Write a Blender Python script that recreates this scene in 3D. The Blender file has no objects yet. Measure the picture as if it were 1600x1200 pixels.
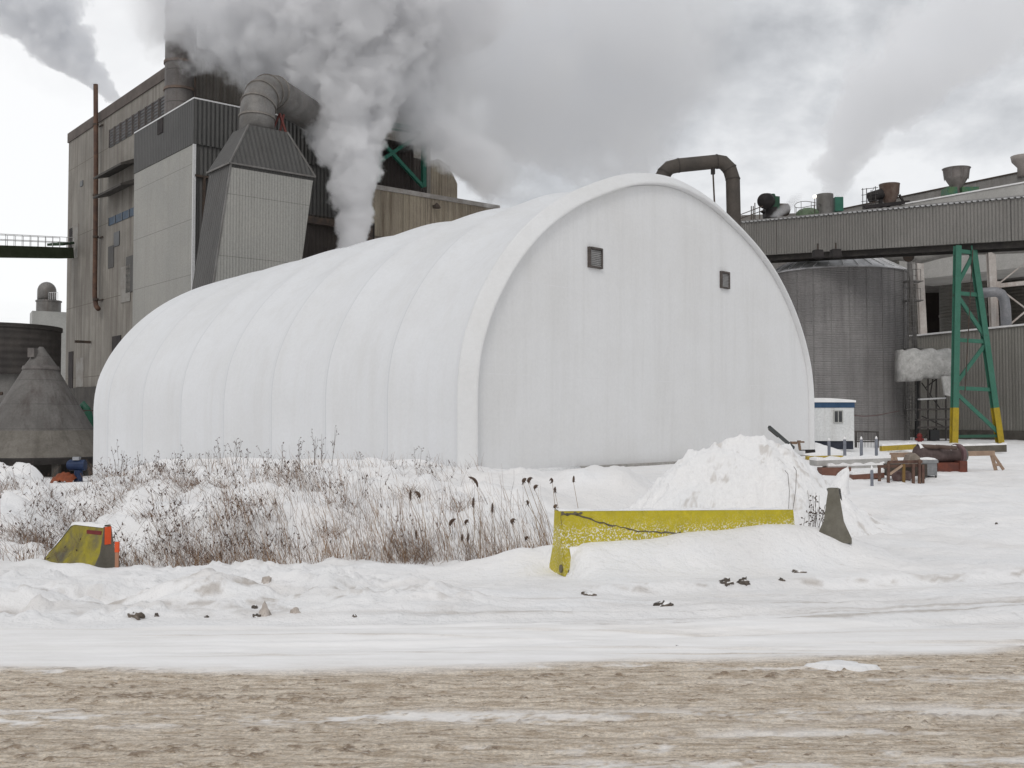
import bpy, math, random
import numpy as np
from mathutils import Vector, Matrix
random.seed(7); rng = np.random.default_rng(11)
S = bpy.context.scene
# ------------------------------------------------------------------ camera
EYE = 1.6; F = 1620.0; PITCH = math.atan(56 / F)
cd = bpy.data.cameras.new('camera'); cam = bpy.data.objects.new('camera', cd)
S.collection.objects.link(cam); S.camera = cam
cam.location = (0, 0, EYE); cam.rotation_euler = (math.pi / 2 + PITCH, 0, 0)
cd.sensor_width = 36; cd.lens = 36 * F / 1600; cd.clip_start = .1; cd.clip_end = 6000
# ------------------------------------------------------------------ world (overcast sky)
SUN_EL, SUN_AZ = math.radians(40), math.radians(-14)      # veiled sun high behind the camera, a little to the left
W = bpy.data.worlds.new('World'); S.world = W; W.use_nodes = True
nt = W.node_tree; nt.nodes.clear()
def N(nt, typ, **kw):
    n = nt.nodes.new(typ)
    for k, v in kw.items():
        if k == 'inp':
            for i, val in v.items():
                n.inputs[i].default_value = val
        else: setattr(n, k, v)
    return n
def L(nt, a, b): nt.links.new(a, b)
def MATH(nt, op, a, b=None, c=None, clamp=False):
    n = nt.nodes.new('ShaderNodeMath'); n.operation = op; n.use_clamp = clamp
    for i, v in enumerate((a, b, c)):
        if v is None: continue
        if isinstance(v, (int, float)): n.inputs[i].default_value = v
        else: nt.links.new(v, n.inputs[i])
    return n.outputs[0]
def RAMP(nt, fac, stops, interp='LINEAR'):
    n = nt.nodes.new('ShaderNodeValToRGB'); e = n.color_ramp.elements; n.color_ramp.interpolation = interp
    while len(e) < len(stops): e.new(.5)
    for el, (p, c) in zip(e, stops):
        el.position = p; el.color = (c, c, c, 1) if isinstance(c, (int, float)) else (*c, 1)
    nt.links.new(fac, n.inputs[0]); return n.outputs[0]
def MIX(nt, fac, a, b, blend='MIX'):
    n = nt.nodes.new('ShaderNodeMix'); n.data_type = 'RGBA'; n.blend_type = blend
    for i, v in ((0, fac), (6, a), (7, b)):
        if isinstance(v, (int, float)): n.inputs[i].default_value = v
        elif isinstance(v, tuple): n.inputs[i].default_value = (*v, 1)
        else: nt.links.new(v, n.inputs[i])
    return n.outputs[2]
sky = N(nt, 'ShaderNodeTexSky', sky_type='NISHITA', sun_disc=False, sun_elevation=SUN_EL, sun_rotation=SUN_AZ)
bg_sky = N(nt, 'ShaderNodeBackground'); bg_sky.inputs[1].default_value = .1; L(nt, sky.outputs[0], bg_sky.inputs[0])
tc = N(nt, 'ShaderNodeTexCoord'); sep = N(nt, 'ShaderNodeSeparateXYZ'); L(nt, tc.outputs['Generated'], sep.inputs[0])
mp = N(nt, 'ShaderNodeMapping'); mp.inputs['Scale'].default_value = (1, 1, 1.5); mp.inputs['Location'].default_value = (3.1, .4, 1.7)
L(nt, tc.outputs['Generated'], mp.inputs[0])
def NOISE(nt, vec, scale, detail=4, rough=.5, dist=0):
    n = N(nt, 'ShaderNodeTexNoise'); n.inputs['Scale'].default_value = scale; n.inputs['Detail'].default_value = detail
    n.inputs['Roughness'].default_value = rough; n.inputs['Distortion'].default_value = dist
    if vec is not None: L(nt, vec, n.inputs['Vector'])
    return n.outputs[0]
c1 = NOISE(nt, mp.outputs[0], 4.2, 8, .52, .35); c2 = NOISE(nt, mp.outputs[0], 13, 6, .55, .2)
# brightness of the cloud deck: bright to the left and high up, grey steamy masses in the middle
def blob(d, pw):
    v = N(nt, 'ShaderNodeVectorMath', operation='DOT_PRODUCT'); d = Vector(d).normalized()
    v.inputs[1].default_value = d; L(nt, tc.outputs['Generated'], v.inputs[0])
    return MATH(nt, 'POWER', MATH(nt, 'MAXIMUM', v.outputs['Value'], 0.0), pw)
def pxdir(px, py):
    u = (px - 800) / F; v = (600 - py) / F
    return Vector((u, math.cos(PITCH) - v * math.sin(PITCH), math.sin(PITCH) + v * math.cos(PITCH)))
br = MATH(nt, 'ADD', MATH(nt, 'MULTIPLY', c1, .66), MATH(nt, 'MULTIPLY', c2, .36))
br = MATH(nt, 'ADD', br, MATH(nt, 'MULTIPLY', blob(pxdir(60, 330), 30), .32))
br = MATH(nt, 'ADD', br, MATH(nt, 'MULTIPLY', blob(pxdir(-500, 200), 4), .10))
br = MATH(nt, 'SUBTRACT', br, MATH(nt, 'MULTIPLY', blob(pxdir(880, 130), 130), .10))
br = MATH(nt, 'ADD', br, MATH(nt, 'MULTIPLY', blob(pxdir(720, 150), 1500), .14))
br = MATH(nt, 'ADD', br, MATH(nt, 'MULTIPLY', blob(pxdir(1300, 200), 40), .07))
cl = RAMP(nt, br, [(.26, (.30, .306, .32)), (.43, (.46, .467, .482)), (.53, (.65, .658, .672)), (.64, (.88, .883, .89)), (.85, (1.0, 1.0, 1.0))])
bg_cl = N(nt, 'ShaderNodeBackground'); bg_cl.inputs[1].default_value = 1.0; L(nt, cl, bg_cl.inputs[0])
mx = N(nt, 'ShaderNodeMixShader'); mx.inputs[0].default_value = .92
L(nt, bg_sky.outputs[0], mx.inputs[1]); L(nt, bg_cl.outputs[0], mx.inputs[2])
wo = N(nt, 'ShaderNodeOutputWorld'); L(nt, mx.outputs[0], wo.inputs[0])
# ------------------------------------------------------------------ sun
sd = bpy.data.lights.new('sun', 'SUN'); sd.energy = .9; sd.angle = math.radians(25); sd.color = (1, .97, .93)
sun = bpy.data.objects.new('sun', sd); S.collection.objects.link(sun)
sdir = Vector((math.sin(SUN_AZ) * math.cos(SUN_EL), -math.cos(SUN_AZ) * math.cos(SUN_EL), math.sin(SUN_EL)))
sun.rotation_euler = sdir.to_track_quat('Z', 'Y').to_euler(); sun.location = (0, 0, 60)
sky.sun_rotation = math.atan2(sdir.x, sdir.y)
S.view_settings.view_transform = 'Standard'; S.view_settings.look = 'None'; S.view_settings.gamma = 1
S.view_settings.exposure = 0.06
S.cycles.volume_bounces = 12; S.cycles.max_bounces = 14; S.cycles.diffuse_bounces = 3
S.cycles.volume_step_rate = 1.0; S.cycles.volume_max_steps = 512
# ------------------------------------------------------------------ helpers
def at(px, py, d):                      # photo pixel + depth -> point
    r = pxdir(px, py); return Vector((0, 0, EYE)) + r * (d / r.y)
def on_plane(px, py, o, n):
    r = pxdir(px, py); c = Vector((0, 0, EYE)); return c + r * ((Vector(o) - c).dot(n) / r.dot(n))
def sm(a, b, x):
    t = np.clip((x - a) / (b - a), 0, 1); return t * t * (3 - 2 * t)
def hash2(ix, iy, seed):
    n = (ix.astype(np.int64) * 374761393 + iy.astype(np.int64) * 668265263 + seed * 1442695041) & 0x7fffffff
    n = ((n ^ (n >> 13)) * 1274126177) & 0x7fffffff
    n = (n ^ (n >> 16)) & 0xffff
    return n / 65535.0
def vnoise(x, y, seed=0):
    x = np.asarray(x, float); y = np.asarray(y, float)
    x, y = np.broadcast_arrays(x, y)
    ix = np.floor(x); iy = np.floor(y); fx = x - ix; fy = y - iy
    fx = fx * fx * fx * (fx * (fx * 6 - 15) + 10); fy = fy * fy * fy * (fy * (fy * 6 - 15) + 10)
    a = hash2(ix, iy, seed); b = hash2(ix + 1, iy, seed); c = hash2(ix, iy + 1, seed); d = hash2(ix + 1, iy + 1, seed)
    return (a * (1 - fx) + b * fx) * (1 - fy) + (c * (1 - fx) + d * fx) * fy - .5
def fbm(x, y, seed=0, o=4, g=.5):
    x = np.asarray(x, float); y = np.asarray(y, float)
    s = 0; a = 1
    for k in range(o):
        xr = x * .8 - y * .6; yr = x * .6 + y * .8
        s = s + a * vnoise(xr, yr, seed + k * 17); a *= g; x = xr * 2.03 + 3.7; y = yr * 2.03 + 1.3
    return s
ORG = {}
class MB:
    def __init__(s): s.v = []; s.f = []
    def add(s, vs, fs):
        n = len(s.v); s.v += [Vector(v) for v in vs]; s.f += [tuple(i + n for i in f) for f in fs]; return s
    def obox(s, o, a, b, c):            # corner + three edge vectors
        o, a, b, c = Vector(o), Vector(a), Vector(b), Vector(c)
        if a.cross(b).dot(c) < 0: a, b = b, a
        return s.add([o, o + a, o + a + b, o + b, o + c, o + a + c, o + a + b + c, o + b + c],
                     [(3, 2, 1, 0), (4, 5, 6, 7), (0, 1, 5, 4), (1, 2, 6, 5), (2, 3, 7, 6), (3, 0, 4, 7)])
    def box(s, c, sx, sy, sz, rz=0):    # centre
        ca, sa = math.cos(rz), math.sin(rz); a = Vector((ca, sa, 0)) * sx; b = Vector((-sa, ca, 0)) * sy; z = Vector((0, 0, sz))
        return s.obox(Vector(c) - a / 2 - b / 2 - z / 2, a, b, z)
    def beam(s, p, q, w, h=None, up=(0, 0, 1)):
        p, q = Vector(p), Vector(q); h = h or w; d = (q - p); u = Vector(up)
        if abs(d.normalized().dot(u)) > .98: u = Vector((0, 1, 0))
        a = d.cross(u).normalized() * w; b = a.cross(d).normalized() * h
        return s.obox(p - a / 2 - b / 2, d, a, b)
    def hbeam(s, p, q, w, h, t, up=(0, 0, 1)):
        p, q = Vector(p), Vector(q); d = q - p; u = Vector(up)
        if abs(d.normalized().dot(u)) > .98: u = Vector((0, 1, 0))
        a = d.cross(u).normalized(); b = a.cross(d).normalized()
        for sg in (-1, 1):
            o = b * sg * (h / 2 - t / 2); s.beam(p + o, q + o, w, t, b)
        ins = b * 0
        s.obox(p - a * t / 2 - b * (h / 2 - t), d, a * t, b * (h - 2 * t)); return s
    def tube(s, pts, rad, n=8, caps=True, up=None):
        pts = [Vector(p) for p in pts]; m = len(pts)
        if isinstance(rad, (int, float)): rad = [rad] * m
        base = len(s.v); u = None
        for i, p in enumerate(pts):
            d = ((pts[min(i + 1, m - 1)] - p).normalized() + (p - pts[max(i - 1, 0)]).normalized()).normalized()
            if u is None:
                u = Vector((0, 0, 1)) if abs(d.z) < .9 else Vector((1, 0, 0))
            u = (u - d * u.dot(d)).normalized(); w = d.cross(u)
            for k in range(n):
                t = 2 * math.pi * k / n; s.v.append(p + (u * math.cos(t) + w * math.sin(t)) * rad[i])
        for i in range(m - 1):
            for k in range(n):
                a = base + i * n + k; b = base + i * n + (k + 1) % n; s.f.append((a, b, b + n, a + n))
        if caps:
            s.f.append(tuple(base + k for k in reversed(range(n)))); s.f.append(tuple(base + (m - 1) * n + k for k in range(n)))
        return s
    def cyl(s, p, q, r, r2=None, n=16): return s.tube([p, q], [r, r if r2 is None else r2], n)
    def lathe(s, c, prof, n=32, cap=True):
        c = Vector(c); base = len(s.v); m = len(prof)
        for r, z in prof:
            for k in range(n):
                t = 2 * math.pi * k / n; s.v.append(c + Vector((r * math.cos(t), r * math.sin(t), z)))
        for i in range(m - 1):
            for k in range(n):
                a = base + i * n + k; b = base + i * n + (k + 1) % n; s.f.append((a, b, b + n, a + n))
        if cap:
            s.f.append(tuple(base + k for k in reversed(range(n)))); s.f.append(tuple(base + (m - 1) * n + k for k in range(n)))
        return s
    def prism(s, poly, ext):            # 3d polygon extruded by a vector
        poly = [Vector(p) for p in poly]; ext = Vector(ext); n = len(poly)
        nrm = Vector((0, 0, 0))
        for i in range(n): nrm += poly[i].cross(poly[(i + 1) % n])
        if nrm.dot(ext) > 0: poly = poly[::-1]
        fs = [tuple(range(n)), tuple(range(2 * n - 1, n - 1, -1))]
        for i in range(n):
            j = (i + 1) % n; fs.append((j, i, i + n, j + n))
        return s.add(poly + [p + ext for p in poly], fs)
    def build(s, name, mat, parent=None, smooth=False, auto=None, org=None):
        if parent is not None: o0 = ORG[parent.name]
        elif org is not None: o0 = Vector(org)
        else:
            xs = [v.x for v in s.v]; ys = [v.y for v in s.v]; o0 = Vector(((min(xs) + max(xs)) / 2, (min(ys) + max(ys)) / 2, min(v.z for v in s.v)))
        me = bpy.data.meshes.new(name); me.from_pydata([v - o0 for v in s.v], [], s.f); me.materials.append(mat)
        if smooth: me.polygons.foreach_set('use_smooth', [True] * len(me.polygons))
        if auto is not None: me.set_sharp_from_angle(angle=math.radians(auto)) if smooth else None
        o = bpy.data.objects.new(name, me); S.collection.objects.link(o)
        if parent is not None: o.parent = parent
        else: o.location = o0
        ORG[o.name] = o0; return o
def npmesh(name, V, Fq, mat, parent=None, smooth=True, org=(0, 0, 0), attrs=None):
    o0 = np.array(ORG[parent.name] if parent is not None else org, float)
    me = bpy.data.meshes.new(name); V = np.asarray(V, float) - o0
    Fq = np.asarray(Fq, np.int32); k = Fq.shape[1]
    me.vertices.add(len(V)); me.vertices.foreach_set('co', V.astype(np.float32).ravel())
    me.loops.add(Fq.size); me.loops.foreach_set('vertex_index', Fq.ravel())
    me.polygons.add(len(Fq)); me.polygons.foreach_set('loop_start', np.arange(0, Fq.size, k, dtype=np.int32))
    me.update(calc_edges=True)
    me.polygons.foreach_set('use_smooth', [smooth] * len(Fq)); me.materials.append(mat)
    for an, av in (attrs or {}).items():
        a = me.attributes.new(an, 'FLOAT', 'POINT'); a.data.foreach_set('value', np.asarray(av, np.float32).ravel())
    o = bpy.data.objects.new(name, me); S.collection.objects.link(o)
    if parent is not None: o.parent = parent
    else: o.location = o0
    ORG[o.name] = Vector(o0); return o
def gridfaces(nr, nc):
    i = np.arange((nr - 1) * (nc - 1)); r = i // (nc - 1); c = i % (nc - 1); a = r * nc + c
    return np.stack([a, a + 1, a + nc + 1, a + nc], 1)
def tag(o, label, cat, group=None, kind=None):
    o['label'] = label; o['category'] = cat
    if group: o['group'] = group
    if kind: o['kind'] = kind
    return o
def thing(name, label, cat, loc, group=None):
    o = bpy.data.objects.new(name, None); S.collection.objects.link(o); o.location = loc; o.empty_display_size = .3
    ORG[o.name] = Vector(loc); return tag(o, label, cat, group)
def dup(root, loc, label=None, rz=0, sc=1):
    r = root.copy(); S.collection.objects.link(r); r.location = loc; r.rotation_euler = (0, 0, rz); r.scale = (sc, sc, sc)
    if label: r['label'] = label
    for ch in list(root.children):
        c = ch.copy(); S.collection.objects.link(c); c.parent = r
        for g in list(ch.children):
            d = g.copy(); S.collection.objects.link(d); d.parent = c
    return r
# ------------------------------------------------------------------ materials
def M(name, c1, c2=None, rough=.75, metal=0., ns=1.5, nlo=.4, nhi=.62, streak=None, sfac=.6, corr=None, bump=None, grain=.06, spots=None, seams_or_shade=None, spec=.35, slo=.5, shi=.7, spotz=None, topsnow=None):
    m = bpy.data.materials.new(name); m.use_nodes = True; nt = m.node_tree; nt.nodes.clear()
    out = N(nt, 'ShaderNodeOutputMaterial'); p = N(nt, 'ShaderNodeBsdfPrincipled'); L(nt, p.outputs[0], out.inputs[0])
    tc = N(nt, 'ShaderNodeTexCoord'); vec = tc.outputs['Object']
    col = None
    if c2 is not None:
        fac = RAMP(nt, NOISE(nt, vec, ns, 6, .6, .3), [(nlo, 0.), (nhi, 1.)]); col = MIX(nt, fac, c1, c2)
    else: col = MIX(nt, 0., c1, c1)
    if streak is not None:
        mp = N(nt, 'ShaderNodeMapping'); mp.inputs['Scale'].default_value = (1.1, 1.1, .06); L(nt, vec, mp.inputs[0])
        fac = RAMP(nt, NOISE(nt, mp.outputs[0], 1.6, 5, .65), [(slo, 0.), (shi, 1.)]); col = MIX(nt, MATH(nt, 'MULTIPLY', fac, sfac), col, streak)
    if topsnow:
        g_ = N(nt, 'ShaderNodeNewGeometry'); sz2 = N(nt, 'ShaderNodeSeparateXYZ'); L(nt, g_.outputs['Normal'], sz2.inputs[0]); col = MIX(nt, RAMP(nt, MATH(nt, 'ADD', sz2.outputs[2], MATH(nt, 'MULTIPLY', MATH(nt, 'SUBTRACT', NOISE(nt, vec, 14, 4), .5), 1.6)), [(topsnow, 0.), (topsnow + .16, 1.)]), col, (.84, .835, .83))
    if spots is not None:               # colour, scale, lo, hi
        fac = RAMP(nt, NOISE(nt, vec, spots[1], 5, .6), [(spots[2], 0.), (spots[3], 1.)])
        if spotz is not None:
            sz_ = N(nt, 'ShaderNodeSeparateXYZ'); L(nt, vec, sz_.inputs[0]); zz_ = MATH(nt, 'ADD', sz_.outputs[2], MATH(nt, 'MULTIPLY', NOISE(nt, vec, 2.2, 3), .25)); fac = MATH(nt, 'MULTIPLY', fac, RAMP(nt, MATH(nt, 'SUBTRACT', zz_, .12), spotz))
        col = MIX(nt, fac, col, spots[0])
    h = None
    if seams_or_shade is not None:               # list of (dir, period, width fraction, colour)
        for d, per, wd, cc, *of_ in seams_or_shade:
            v = N(nt, 'ShaderNodeVectorMath', operation='DOT_PRODUCT'); v.inputs[1].default_value = d; L(nt, vec, v.inputs[0])
            fr = MATH(nt, 'FRACT', MATH(nt, 'SUBTRACT', MATH(nt, 'DIVIDE', v.outputs['Value'], per), of_[0] if of_ else 0.)); fac = MATH(nt, 'LESS_THAN', fr, wd)
            col = MIX(nt, fac, col, cc)
    if grain:
        g = RAMP(nt, NOISE(nt, vec, 9, 5, .7), [(.25, 1 - grain * 3), (.75, 1 + grain * 3)]); col = MIX(nt, 1., col, g, 'MULTIPLY')
    L(nt, col, p.inputs['Base Color']); p.inputs['Roughness'].default_value = rough; p.inputs['Metallic'].default_value = metal
    p.inputs['Specular IOR Level'].default_value = spec
    last = None
    if corr is not None:                # dir, period, strength metres
        v = N(nt, 'ShaderNodeVectorMath', operation='DOT_PRODUCT'); v.inputs[1].default_value = corr[0]; L(nt, vec, v.inputs[0])
        h = MATH(nt, 'SINE', MATH(nt, 'MULTIPLY', v.outputs['Value'], 2 * math.pi / corr[1]))
        b = N(nt, 'ShaderNodeBump'); b.inputs['Strength'].default_value = 1; b.inputs['Distance'].default_value = corr[2]; L(nt, h, b.inputs['Height']); last = b
    if bump is not None:                # scale, distance
        b = N(nt, 'ShaderNodeBump'); b.inputs['Strength'].default_value = 1; b.inputs['Distance'].default_value = bump[1]
        L(nt, NOISE(nt, vec, bump[0], 6, .6), b.inputs['Height'])
        if last: L(nt, last.outputs[0], b.inputs['Normal'])
        last = b
    if last: L(nt, last.outputs[0], p.inputs['Normal'])
    return m
C45 = (.769 - .639, .639 + .769, 0)     # runs along both facade directions of the mill
# ------------------------------------------------------------------ ground
def interp(Y, pts): return np.interp(Y, [p[0] for p in pts], [p[1] for p in pts])
TA = Vector((-1.07, 31.6, 0)); TW = Vector((.695, .719, 0)); TL = Vector((-.719, .695, 0)); TLEN = 25.8
BA = np.array([.60, 14.0]); BB = np.array([4.02, 15.05])          # yellow barrier base line
Bd = (BB - BA); BLEN = float(np.hypot(*Bd)); Bd = Bd / BLEN; Bn = np.array([Bd[1], -Bd[0]])   # Bn points to the camera
def ground(x, Y, detail=True):
    x = np.asarray(x, float); Y = np.asarray(Y, float); x, Y = np.broadcast_arrays(x, Y)
    Ys = np.maximum(Y, 3.); px = 800 + F * x / Ys
    wob = vnoise(x * .35, Y * .35, 5) * 1.4
    right = interp(Y, [(-30, 0), (6.8, 0), (7.6, -.012), (8.4, -.045), (9.2, -.10), (10, -.17), (11, -.265), (12, -.355), (13, -.435), (14, -.49), (15, -.515), (17.5, -.5), (25, -.3), (35, -.06), (50, 0), (3000, 0)])
    left = interp(Y + wob * sm(12, 16, Y), [(-30, 0), (6.8, 0), (7.6, -.012), (8.4, -.045), (9.2, -.10), (10, -.17), (11, -.265), (12, -.355), (13, -.435), (14, -.49), (16, -.55), (17.5, -.3), (20, .03), (23, .25), (25, .30), (28, .18), (33, 0), (40, -.15), (46, -.5), (55, -1.35), (70, -1.5), (300, -1.5), (3000, -1.5)])
    k = sm(760, 960, px); z = left * (1 - k) + right * k
    # dip at the left where the yard shows through
    z = z - .72 * np.exp(-((px - 116) / 40) ** 2) * np.exp(-((Y - 27) / 7.5) ** 2)
    z = z + .20 * np.exp(-((px - 42) / 34) ** 2) * np.exp(-((Y - 27) / 4) ** 2)
    z = z - (1 - sm(150, 260, px)) * interp(Y, [(25, 0), (32, .5), (40, .95), (46, .85), (56, 0)])
    # ridge of snow slid off the tent along its left wall
    wx = x - TA.x; wy = Y - TA.y; l = wx * TL.x + wy * TL.y; w = wx * TW.x + wy * TW.y
    ridge = np.exp(-((w + 1.15) / .75) ** 2) * sm(-.6, 1.2, l) * (1 - sm(19, 24, l))
    z = z + ridge * (.30 + .10 * vnoise(l * .6, w * .3, 41))
    z = z + .55 * np.exp(-(((w - 21.9) / .9) ** 2)) * np.exp(-((l - .6) / 1.6) ** 2)
    # drift against the yellow barrier
    bx = x - BA[0]; by = Y - BA[1]; u = bx * Bd[0] + by * Bd[1]; v = bx * Bn[0] + by * Bn[1]
    A = np.interp(u, [-.6, .04, .14, .28, 1.3, 1.9, 3.5, 4.3, 5.4], [0, .0, .30, .43, .46, .55, .62, .47, 0])
    fr = np.where(v > .12, np.exp(-((v - .12) / .62) ** 2), np.exp(-((v - .12) / .9) ** 2))
    z = z + A * fr
    z = z + .28 * np.exp(-((u + .1) / .7) ** 2) * np.exp(-((v + 1.0) / .6) ** 2)
    for qx, qy, sx_, sy_, a_ in ((-6.2, 14.75, .34, .28, .17), (-6.75, 15.1, .5, .35, .15)): z = z + a_ * np.exp(-((x - qx) / sx_) ** 2 - ((Y - qy) / sy_) ** 2)
    # second mound before the tent front
    z = z + .92 * np.exp(-(np.abs(x - 2.25) / 1.2) ** 2.4 - ((Y - 24.5) / 1.4) ** 2) * (1 + .35 * fbm(x * 1.2, Y * .8, 91, 3))
    if not detail: return z
    n1 = fbm(x * .55, Y * .55, 1, 3); n2 = fbm(x * 1.9, Y * 1.9, 2, 4)
    bank = (1 - k) * sm(15, 17, Y) * (1 - sm(28, 33, Y))
    z = z + bank * (n1 * .34 + n2 * .16 + np.maximum(0, fbm(x * 1.1, Y * .9, 9, 3)) * .25)
    verge = sm(8.2, 9.5, Y) * (1 - sm(20, 40, Y))
    lft = 1 - .6 * sm(-1.5, 1.0, x); z = z + verge * lft * (n1 * .09 + n2 * .06 + np.maximum(0, fbm(x * 1.5, Y * 1.5, 15, 3)) * .06)
    # ploughed berm along the road on the left
    bY = 10.6 + .25 * vnoise(x * .5, 0 * x, 21); pl = (1 - sm(640, 830, px))
    z = z + pl * np.exp(-((Y - bY) / 1.0) ** 2) * (.12 + .30 * np.maximum(0, fbm(x * .9, Y * 1.6, 31, 4)) + .12 * n2 + .10 * np.maximum(0, fbm(x * 3, Y * 4, 35, 3)))
    # tyre edge that rises to the right
    ry = 11.9 + .32 * np.maximum(0, x - .5) + .1 * vnoise(x * .8, 0 * x, 33)
    z = z + .07 * sm(.5, 1.5, x) * np.tanh((Y - ry) / .12) * np.exp(-((Y - ry) / 1.3) ** 2)
    z = z + sm(12, 20, Y) * sm(900, 1300, px) * (n2 * .05 + fbm(x * .5, Y * 1.4, 61, 4) * .09)
    # wheel tracks on the packed snow
    z = z + .012 * sm(6.5, 7.2, Y) * (1 - sm(9, 12, Y)) * fbm(x * .25, Y * 5, 51, 3)
    Yc = Y - .05 * np.maximum(0, x + 1.5) ** 1.75 - .06 * x; trk = sm(6.9, 7.6, Yc) * (1 - sm(10.4, 11.6, Yc)) * sm(-4, 0, x)
    z = z + trk * (fbm(x * .10, Yc * 3.0, 151, 3) * .06 + fbm(x * .2, Yc * 9, 153, 3) * .022)
    z = z + verge * (1 - np.exp(-((x - .6) / .8) ** 2 - ((Y - 13.6) / 1.0) ** 2)) * sm(.0, .25, fbm(x * .7, Y * .9, 161, 3)) * np.maximum(0, fbm(x * 5, Y * 5, 163, 4) - .04) * (.03 + .15 * (1 - sm(-2, .5, x)))
    z = z + .006 * fbm(x * 7, Y * 7, 71, 2) * sm(8, 9.5, Y) + .014 * sm(8.8, 10, Y) * fbm(x * 3.5, Y * 3.5, 72, 3)
    return z
def gz(x, Y): return float(ground(np.array([x]), np.array([Y]))[0])
def on_ground(px, py, lo=3., hi=140.):
    r = pxdir(px, py); r = r / r.y; Y = np.geomspace(lo, hi, 4000)
    d = EYE + r.z * Y - ground(r.x * Y, Y); i = np.where(d < 0)[0]
    y = Y[i[0]] if len(i) else hi
    return Vector((r.x * y, y, gz(r.x * y, y)))
def snow_mat(name='snow', dirt=True):
    m = bpy.data.materials.new(name); m.use_nodes = True; nt = m.node_tree; nt.nodes.clear()
    out = N(nt, 'ShaderNodeOutputMaterial'); p = N(nt, 'ShaderNodeBsdfPrincipled'); L(nt, p.outputs[0], out.inputs[0])
    geo = N(nt, 'ShaderNodeNewGeometry'); vec = geo.outputs['Position']
    col = MIX(nt, RAMP(nt, NOISE(nt, vec, .8, 6, .6), [(.35, 0.), (.7, 1.)]), (.89, .875, .865), (.84, .84, .845))
    if dirt:
        at_ = N(nt, 'ShaderNodeAttribute', attribute_name='dirt')
        col = MIX(nt, at_.outputs['Fac'], col, (.34, .28, .22))
        fac = RAMP(nt, NOISE(nt, vec, 7, 6, .65), [(.66, 0.), (.78, .35)]); col = MIX(nt, fac, col, (.45, .38, .31))
    L(nt, col, p.inputs['Base Color']); p.inputs['Roughness'].default_value = .8; p.inputs['Specular IOR Level'].default_value = .2
    b = N(nt, 'ShaderNodeBump'); b.inputs['Strength'].default_value = .7; b.inputs['Distance'].default_value = .03
    L(nt, NOISE(nt, vec, 16, 7, .65), b.inputs['Height'])
    b2 = N(nt, 'ShaderNodeBump'); b2.inputs['Strength'].default_value = .8; b2.inputs['Distance'].default_value = .08
    L(nt, NOISE(nt, vec, 3.5, 5, .6), b2.inputs['Height']); L(nt, b.outputs[0], b2.inputs['Normal']); L(nt, b2.outputs[0], p.inputs['Normal'])
    return m
SNOW = snow_mat()
def make_ground():
    Y = [-60, -30, -15, -8, -3, 0, 2, 3]; y = 3.2
    while y < 75: Y.append(y); y += max(.04, .0055 * y)
    while y < 3000: Y.append(y); y *= 1.12
    Y = np.array(Y); u = np.concatenate([np.linspace(-.62, .62, 400)])
    out = .62 * 1.25 ** np.arange(1, 18); u = np.concatenate([-out[::-1], u, out])
    w = np.maximum(Y, 4.); X = w[:, None] * u[None, :]; YY = np.repeat(Y[:, None], len(u), 1)
    Z = ground(X, YY); far = sm(80, 160, np.abs(X)); Z = Z * (1 - far) - .3 * far
    Z = Z - .035 * (1 - sm(7.7, 8.9, YY)) * (np.abs(X) < 60)          # below the road sheet
    V = np.stack([X, YY, Z], 2).reshape(-1, 3)
    ry = 11.9 + .32 * np.maximum(0, X - .5)
    d = sm(.1, .5, fbm(X * 3, YY * 6, 81, 5, .65)) * np.exp(-((YY - ry) / .14) ** 2) * sm(.3, 1, X) * .5
    px = 800 + F * X / np.maximum(YY, 3)
    d = d + (1 - sm(600, 800, px)) * np.exp(-((YY - 9.9) / .7) ** 2) * sm(.12, .55, fbm(X * 3.2, YY * 4.5, 83, 5, .65)) * .55
    d = d + .22 * sm(.15, .6, fbm(X * .3, YY * 3.5, 85, 5)) * (1 - sm(9, 12, YY))
    Yc = YY - .05 * np.maximum(0, X + 1.5) ** 1.75 - .06 * X; d = d + .5 * sm(6.9, 7.4, Yc) * (1 - sm(9.6, 11.6, Yc)) * sm(-3, 1, X) * sm(-.02, .45, fbm(X * .2, Yc * 3.6, 155, 5, .65))
    d = d + .12 * sm(-.1, .5, fbm(X * .5, YY * .6, 157, 4))
    o = npmesh('ground', V, gridfaces(len(Y), len(u)), SNOW, attrs={'dirt': np.clip(d, 0, 1)})
    tag(o, 'snow covered yard with ploughed berms beside the dirty road', 'ground', kind='structure')
make_ground()
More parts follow.
